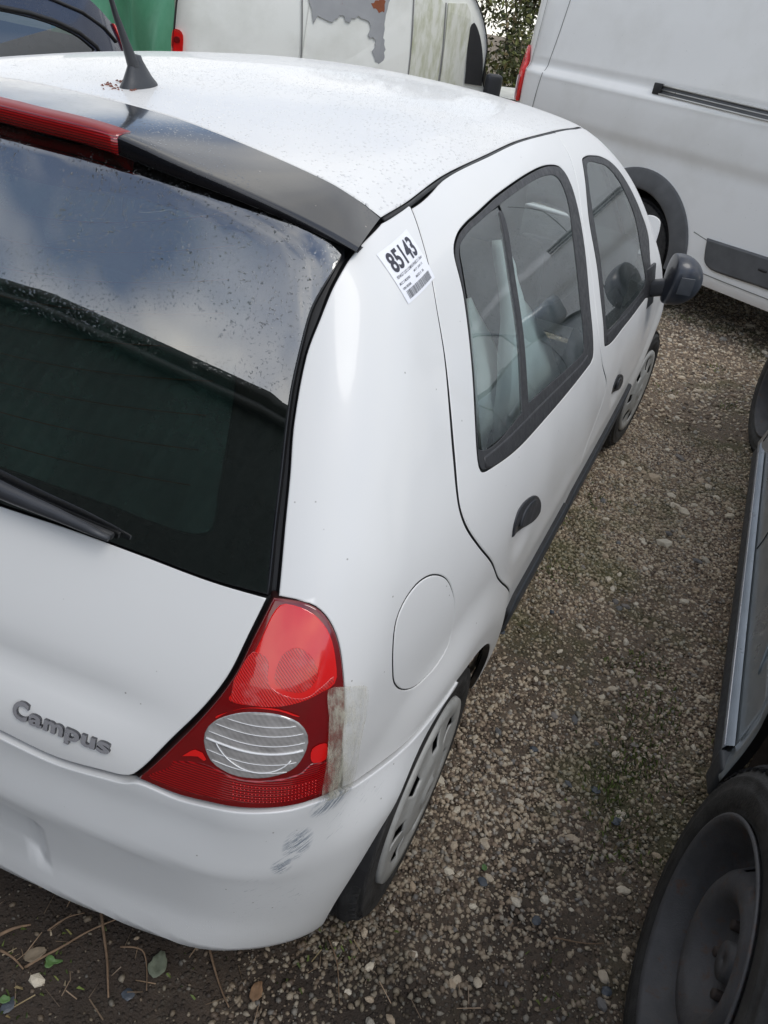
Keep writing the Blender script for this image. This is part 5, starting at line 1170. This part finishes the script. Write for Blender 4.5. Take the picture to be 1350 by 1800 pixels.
for a, b in ((2.00,2.27),(2.295,2.50)):
    v2slab('door_panel', [(a*S2,zz(.75),1),(a*S2+.0,zz(1.2)),(a*S2-.02,zz(1.66),1),(b*S2-.06,zz(1.68),1),(b*S2-.01,zz(1.60)),(b*S2,zz(1.2)),(b*S2+.02,zz(.75),1)], AL, .014)
v2slab('cab_window', [(2.53*S2,zz(1.08),1),(2.70*S2,zz(1.08),1),(2.66*S2,zz(1.30)),(2.60*S2,zz(1.46)),(2.53*S2,zz(1.55)),(2.50*S2,zz(1.50))], DK, .016)
def v2strip(name, pts, w_, mat):
    p = crom(pts, .03, closed=False); t = np.gradient(p, axis=0); t /= np.linalg.norm(t,axis=1)[:,None]; nn = np.stack([-t[:,1], t[:,0]], -1)
    a = v2s(p+nn*w_/2)+n2*.017; b = v2s(p-nn*w_/2)+n2*.017; n = len(p)
    return mk(name, list(a)+list(b), [(i, i+1, n+i+1, n+i) for i in range(n-1)], mat, van2)
for a in (1.035,1.995,2.283): v2strip('shut_line', [(a*S2,zz(.9)),(a*S2,zz(1.2)),((a-.03)*S2,zz(1.66))], .012, GAP)
v2slab('rear_lamp', [(-.05,.98,1),(.045,.99,1),(.05,1.13),(.02,1.165),(-.035,1.155)], M['redhi'], .03)
v2slab('lamp_centre', [(-.025,1.07),(.02,1.075),(.02,1.11),(-.02,1.11)], M['red'], .034)
gridskin('rear_doors', lambda t, z: v2s(np.array([[-.02, z]]))[0]-n2*1.7*t, np.linspace(0,1,6), np.linspace(.4,1.9,8), OW, van2)
gridskin('roof', lambda a, t: p2+d2*a+n2*(-.18-1.4*t)+np.array([0,0,1.90+.05*math.sin(math.pi*t)]), np.linspace(.1,2.35,6), np.linspace(0,1,8), OW, van2)
gridskin('bonnet', lambda a, t: v2s(np.array([[a, 1.0]]))[0]-n2*1.3*t, np.linspace(2.75,3.85,6), np.linspace(0,1,5), OW, van2)
gridskin('windscreen', lambda a, t: v2s(np.array([[a, max(1.02,1.9-(a-2.35)*1.9)]]))[0]-n2*1.4*t, np.linspace(2.35,2.80,6), np.linspace(0,1,5), DK, van2)
rbox('door_mirror', (.09,.16,.22), tuple(p2+d2*2.80*S2+n2*.0+np.array([0,0,1.08])), M['handle'], van2, .05, 4, (0,0,-.95))
for a in (.75, 3.3): wheel(tuple(p2+d2*a+n2*(-.12)+np.array([0,0,.31])), R=.31, W_=.19, rim=.18, kind='cap', sgn=1, parent=van2, steer=math.atan2(n2[1], n2[0]))

# ---------------------------------------------------------------- dark blue car at the far left
NV = paint('dark_blue_metallic', (.020,.026,.050), .8, .2, rough=.22, coat=1, metal=.3, dirtcol=(.06,.07,.09))
c3 = tag(empty('dark_blue_car'), 'dark navy hatchback partly seen at the top left corner', 'car')
XS = -2.2
def c3x(y, z): return XS-.30*max(0, z-.95)**1.15-.10*max(0, (y-2.95)/.5)**2.2
c3map = lambda q: np.array([(c3x(y, z), y, z) for y, z in np.atleast_2d(q)])
win = [(-.6,.95,1),(2.2,1.0),(2.85,1.10),(3.03,1.19,1),(2.93,1.246),(2.80,1.285),(2.65,1.311),(2.40,1.333),(1.6,1.345),(.4,1.24)]
sheet('body_side', [(-1.0,.25,1),(3.25,.25,1),(3.36,.7),(3.36,1.0),(3.32,1.215,1),(3.22,1.31),(3.04,1.415),(2.70,1.455),(1.6,1.47),(.6,1.40),(-.3,1.02),(-.95,.85,1)], c3map, numn(c3map, 1), [NV, DK], c3, holes=[win], grid=.06, gap=0, flange=.02, splay=0, step=.03)
sheet('side_glass', win, c3map, numn(c3map, 1), M['cglass'], c3, grid=.1, gap=-.004, lift=-.010, flat=True)
P = [(c3x(y, z)+.004, y, z) for y, z in ((.4,1.255),(1.6,1.36),(2.40,1.347),(2.65,1.326),(2.80,1.300),(2.94,1.260),(3.04,1.205),(3.05,1.18))]
tube('window_seal', P, .010, DK, c3, seg=8)
P = [(c3x(y, z)+.004, y, z) for y, z in ((.4,1.33),(1.6,1.445),(2.5,1.43),(2.77,1.398),(3.00,1.345),(3.14,1.285),(3.22,1.225))]
tube('roof_seal', P, .008, DK, c3, seg=8)
gridskin('roof', lambda y, t: (c3x(y, 1.40)-.02-1.25*t, y, float(np.interp(y, [-.3,.6,1.6,2.7,3.04,3.3],[1.05,1.40,1.46,1.445,1.40,1.22]))+.04*math.sin(math.pi*t)), np.linspace(-.3,3.3,30), np.linspace(0,1,12), NV, c3)
gridskin('tail', lambda z, t: (c3x(3.34, z)-.03-1.35*t, 3.34, z), np.linspace(.25,1.20,10), np.linspace(0,1,8), NV, c3)
rbox('cabin_floor', (1.2,3.0,.1), (-3.05,1.2,.80), M['interior'], c3, .02)
for y_ in (.9, 1.9): rbox('seat_back', (.5,.14,.6), (-2.75,y_,1.0), M['seat'], c3, .05, 3, (.2,0,0))
prism('rear_lamp', [(3.225,1.305),(3.30,1.235),(3.345,1.16),(3.35,1.00),(3.30,1.00),(3.29,1.16)], lambda q, d: (c3x(q[0], q[1])+.012-d, q[0], q[1]), .03, M['redhi'], c3, .02)
gridskin('far_side', lambda y, z: (-3.9, y, z), np.linspace(-.9,3.3,8), np.linspace(.25,1.0,4), NV, c3)
gridskin('bonnet', lambda y, t: (c3x(y, .85)-1.6*t, y, .85+.2*(y+.95)/.65+.03*math.sin(math.pi*t)), np.linspace(-.95,-.3,6), np.linspace(0,1,8), NV, c3)
for y_ in (2.65, .05): wheel((-2.32, y_, .29), R=.29, W_=.18, rim=.17, kind='cap', sgn=1, parent=c3)

# ---------------------------------------------------------------- green sheeting and hedge
def tarp():
    m = NT('green_tarpaulin'); v = m.tex(scale=(1,1,.4))
    m.set(Base_Color=m.mix(m.noise(v, 3, 7, .7), (.035,.22,.10), (.16,.42,.27)), Roughness=.5); m.bump(m.noise(v, 9, 4), .5, .02); return m.m
gy_ = lambda a, z: (-8.6+a, 9.0+.10*math.sin(5*a+2*z)+.05*math.sin(13*a-3*z), z)
tag(gridskin('green_tarpaulin', gy_, np.linspace(0,3.6,60), np.linspace(0,2.1,30), tarp(), None, solid=.01), 'green tarpaulin sheet hanging between the dark blue car and the old white van', 'tarpaulin')
def leafmat(name, c1, c2):
    m = NT(name); g = m.n('ShaderNodeNewGeometry')
    m.set(Base_Color=m.ramp(g.outputs['Random Per Island'], [(0, c1), (.55, c2), (.80, tuple(min(1,x*1.9) for x in c2)), (.93, (.20,.15,.06)), (1, (.30,.24,.16))]), Roughness=.5); return m.m
def leafcloud(n, sampler, size, mat, name, parent=None):
    P = np.array([sampler() for _ in range(n)]); q = rng.normal(size=(n,3)); q /= np.linalg.norm(q,axis=1)[:,None]
    r = np.cross(q, rng.normal(size=(n,3))); r /= np.linalg.norm(r,axis=1)[:,None]; s_ = size*rng.uniform(.6,1.4,n)[:,None]
    w_ = np.cross(q, r)
    v = np.stack([P-r*s_, P+w_*s_*.42+q*s_*.1, P+r*s_, P-w_*s_*.42+q*s_*.1], 1).reshape(-1,3)
    f = (np.array([[0,1,2,3]])+np.arange(n)[:,None]*4)
    return mk(name, v, f, mat, parent, smooth=False)
hg = tag(empty('hedge_bush', (-2.4,10.6,0)), 'unkempt green hedge seen between the two white vans', 'hedge')
cl = [(random.uniform(-2.6,2.6), random.uniform(-.6,.7), random.uniform(.4,2.9), random.uniform(.30,.60)) for _ in range(46)]
def hs():
    c = random.choice(cl); d = Vector((random.gauss(0,1), random.gauss(0,1), random.gauss(0,1))).normalized()*c[3]*random.uniform(.75,1.05)
    return (c[0]+d.x, c[1]+d.y, max(.02, c[2]+d.z))
leafcloud(26000, hs, .040, leafmat('hedge_leaves', (.030,.042,.014), (.13,.14,.045)), 'foliage', hg)
for _ in range(60):
    x = random.uniform(-2.6,2.6); y = random.uniform(-.4,.3); P = [(x, y, 0)]
    for s_ in range(6): P.append((P[-1][0]+random.gauss(0,.10), P[-1][1]+random.gauss(0,.08), P[-1][2]+.5))
    tube('stem', P, [.018,.016,.013,.010,.007,.005,.003], M['bark'] if 'bark' in M else simple('bark', (.09,.07,.05), .9), hg, seg=5); M['bark'] = bpy.data.materials['bark']
# ---------------------------------------------------------------- shed behind the photographer (seen mirrored in the rear window)
GREEN = simple('dark_green_cladding', (.022,.032,.028), .8, var=.3)
sh = tag(empty('storage_shed', (-2,-5.2,0)), 'dark green storage shed mirrored in the rear window', 'shed')
ztop = lambda a: 5.8 if a < -3.5 else 5.8-.10*(a+3.5)
gridskin('wall', lambda a, t: (a, .02*math.sin(a*20), t*(ztop(a)-.1)), np.linspace(-14,2.6,320), [0,.5,1.0], GREEN, sh, flip=True)
ROOFM = simple('dark_roof_sheet', (.03,.032,.03), .7)
gridskin('roof', lambda a, t: (a, .25-6*t, ztop(a)+.04+.5*math.sin(math.pi*t)*0), np.linspace(-14.1,2.7,40), [0,.5,1.0], ROOFM, sh, solid=.12)
tube('gutter', [(a, .12, ztop(a)-.06) for a in np.linspace(-14,2.6,40)], .07, simple('grey_gutter', (.05,.055,.055), .5), sh)
# ---------------------------------------------------------------- leaves and twigs on the soil behind the car
def gz(x, y): return float(hnoise(np.array(x), np.array(y)))
def leaf(x, y, L, rot, mat, label, group='fallen leaves on the soil behind the bumper', lobes=0, curl=.2):
    o = leafobj = None; n = 22; ring = []
    for i in range(n):
        t = 2*math.pi*i/n; r = 1+(.32*math.cos(lobes*t) if lobes else 0); r *= 1+random.uniform(-.10,.10); ring.append((L*.5*math.cos(t)*r, L*.33*math.sin(t)*r*(1-.25*math.cos(t)), 0))
    v = [(0,0,.004)]+[(a, b, curl*(abs(b)*.6+a*a/L*.5)+.006+random.uniform(-.001,.001)) for a, b, _ in ring]+[(a*.5, b*.5, .004+curl*abs(b)*.2) for a, b, _ in ring]
    f = [(0, n+1+i, n+1+(i+1) % n) for i in range(n)]+[(n+1+i, 1+i, 1+(i+1) % n, n+1+(i+1) % n) for i in range(n)]
    o = mk('fallen_leaf', v, f, mat); o.location = (x, y, gz(x, y)+.006); o.rotation_euler = (random.uniform(-.15,.15), random.uniform(-.15,.15), rot)
    m_ = o.modifiers.new('thickness', 'SOLIDIFY'); m_.thickness = .0006
    tag(o, label, 'leaf', group); return o
LB = simple('dry_brown_leaf', (.24,.14,.075), .8, var=.5, scale=60); LG = simple('green_leaf', (.10,.19,.06), .5, var=.3, scale=50); LP = simple('grey_green_leaf', (.15,.17,.12), .7, var=.5, scale=60); LT = simple('pale_tan_leaf', (.22,.175,.12), .8, var=.3, scale=50)
leaf(*LEAFP[0], .036, 1.8, LB, 'crinkled orange-brown leaf on the soil under the bumper')
leaf(*LEAFP[1], .048, 1.9, LP, 'large grey-green decaying leaf on the dark soil')
leaf(*LEAFP[2], .028, .6, LG, 'lobed green leaf near the bottom left corner', lobes=3)
leaf(*LEAFP[3], .038, .9, LT, 'pale tan curled leaf beside the lobed green leaf', curl=.5)
leaf(*LEAFP[4], .020, .4, LG, 'round green weed leaf at the bottom left edge')
leaf(*LEAFP[5], .018, 2.0, LG, 'pale green leaf piece beside the dark chip')
BK = simple('dark_slate_chip', (.05,.06,.075), .45, var=.3)
for q, (x, y) in enumerate(CHIPP):
    o = bpy.data.objects.new('stone', protos[(2*q) % 7]); o.name = 'slate_chip'; link(o, ground); o.location = (x, y, gz(x, y)+.006); o.scale = (.013,.016,.006); o.rotation_euler = (0,0,q)
    o.material_slots[0].link = 'OBJECT'; o.material_slots[0].material = BK
TW = simple('dry_twig', (.20,.13,.08), .85, var=.4, scale=60)
for pts, r, lab in TWIGS:
    P = [(x, y, gz(x, y)+.010+.004*math.sin(i*2)) for i, (x, y) in enumerate(pts)]
    c_ = crom([p[:2] for p in P], .01, closed=False); P = [(x, y, gz(x, y)+.009+.003*math.sin(i*.5)) for i, (x, y) in enumerate(c_)]
    tag(tube('twig', P, list(np.linspace(r, r*.5, len(P))), TW, seg=6), lab, 'twig', 'dry twigs and stalks on the soil behind the bumper')
# scraps of grass and weed in the gravel
def weeds():
    v = []; f = []
    for cx, cy, n in WEEDS:
        for _ in range(n):
            x, y = cx+random.gauss(0,.05), cy+random.gauss(0,.05); a = random.uniform(0,6.28); h = random.uniform(.006,.02); w_ = random.uniform(.0012,.0025); l = random.uniform(.004,.016); z = gz(x, y)
            n0 = len(v); v += [(x-w_*math.sin(a), y+w_*math.cos(a), z), (x+w_*math.sin(a), y-w_*math.cos(a), z), (x+l*.6*math.cos(a)+w_*math.sin(a), y+l*.6*math.sin(a)-w_*math.cos(a), z+h), (x+l*math.cos(a), y+l*math.sin(a), z+h*.9)]; f.append((n0, n0+1, n0+2, n0+3))
    return mk('moss_and_weeds', v, f, leafmat('moss_blades', (.03,.045,.010), (.09,.12,.03)), None, smooth=False)
tag(weeds(), 'tufts of moss and tiny weeds among the gravel', 'weeds', kind='stuff')
def litter():
    v = []; f = []
    for _ in range(520):
        x, y = random.uniform(-.4,1.4), random.uniform(-.75,.35); a = random.uniform(0,6.28); l = random.uniform(.008,.05); w_ = random.uniform(.0005,.0012); z = gz(x, y)+.006
        n0 = len(v); c, s = math.cos(a), math.sin(a)
        v += [(x-s*w_, y+c*w_, z), (x+s*w_, y-c*w_, z), (x+c*l+s*w_, y+s*l-c*w_, z+random.uniform(0,.006)), (x+c*l-s*w_, y+s*l+c*w_, z+.002)]; f.append((n0, n0+1, n0+2, n0+3))
    return mk('plant_litter', v, f, leafmat('litter', (.10,.07,.045), (.20,.14,.09)), None, smooth=False)
tag(litter(), 'fine dry stalks and plant litter scattered on the dark soil', 'litter', kind='stuff')
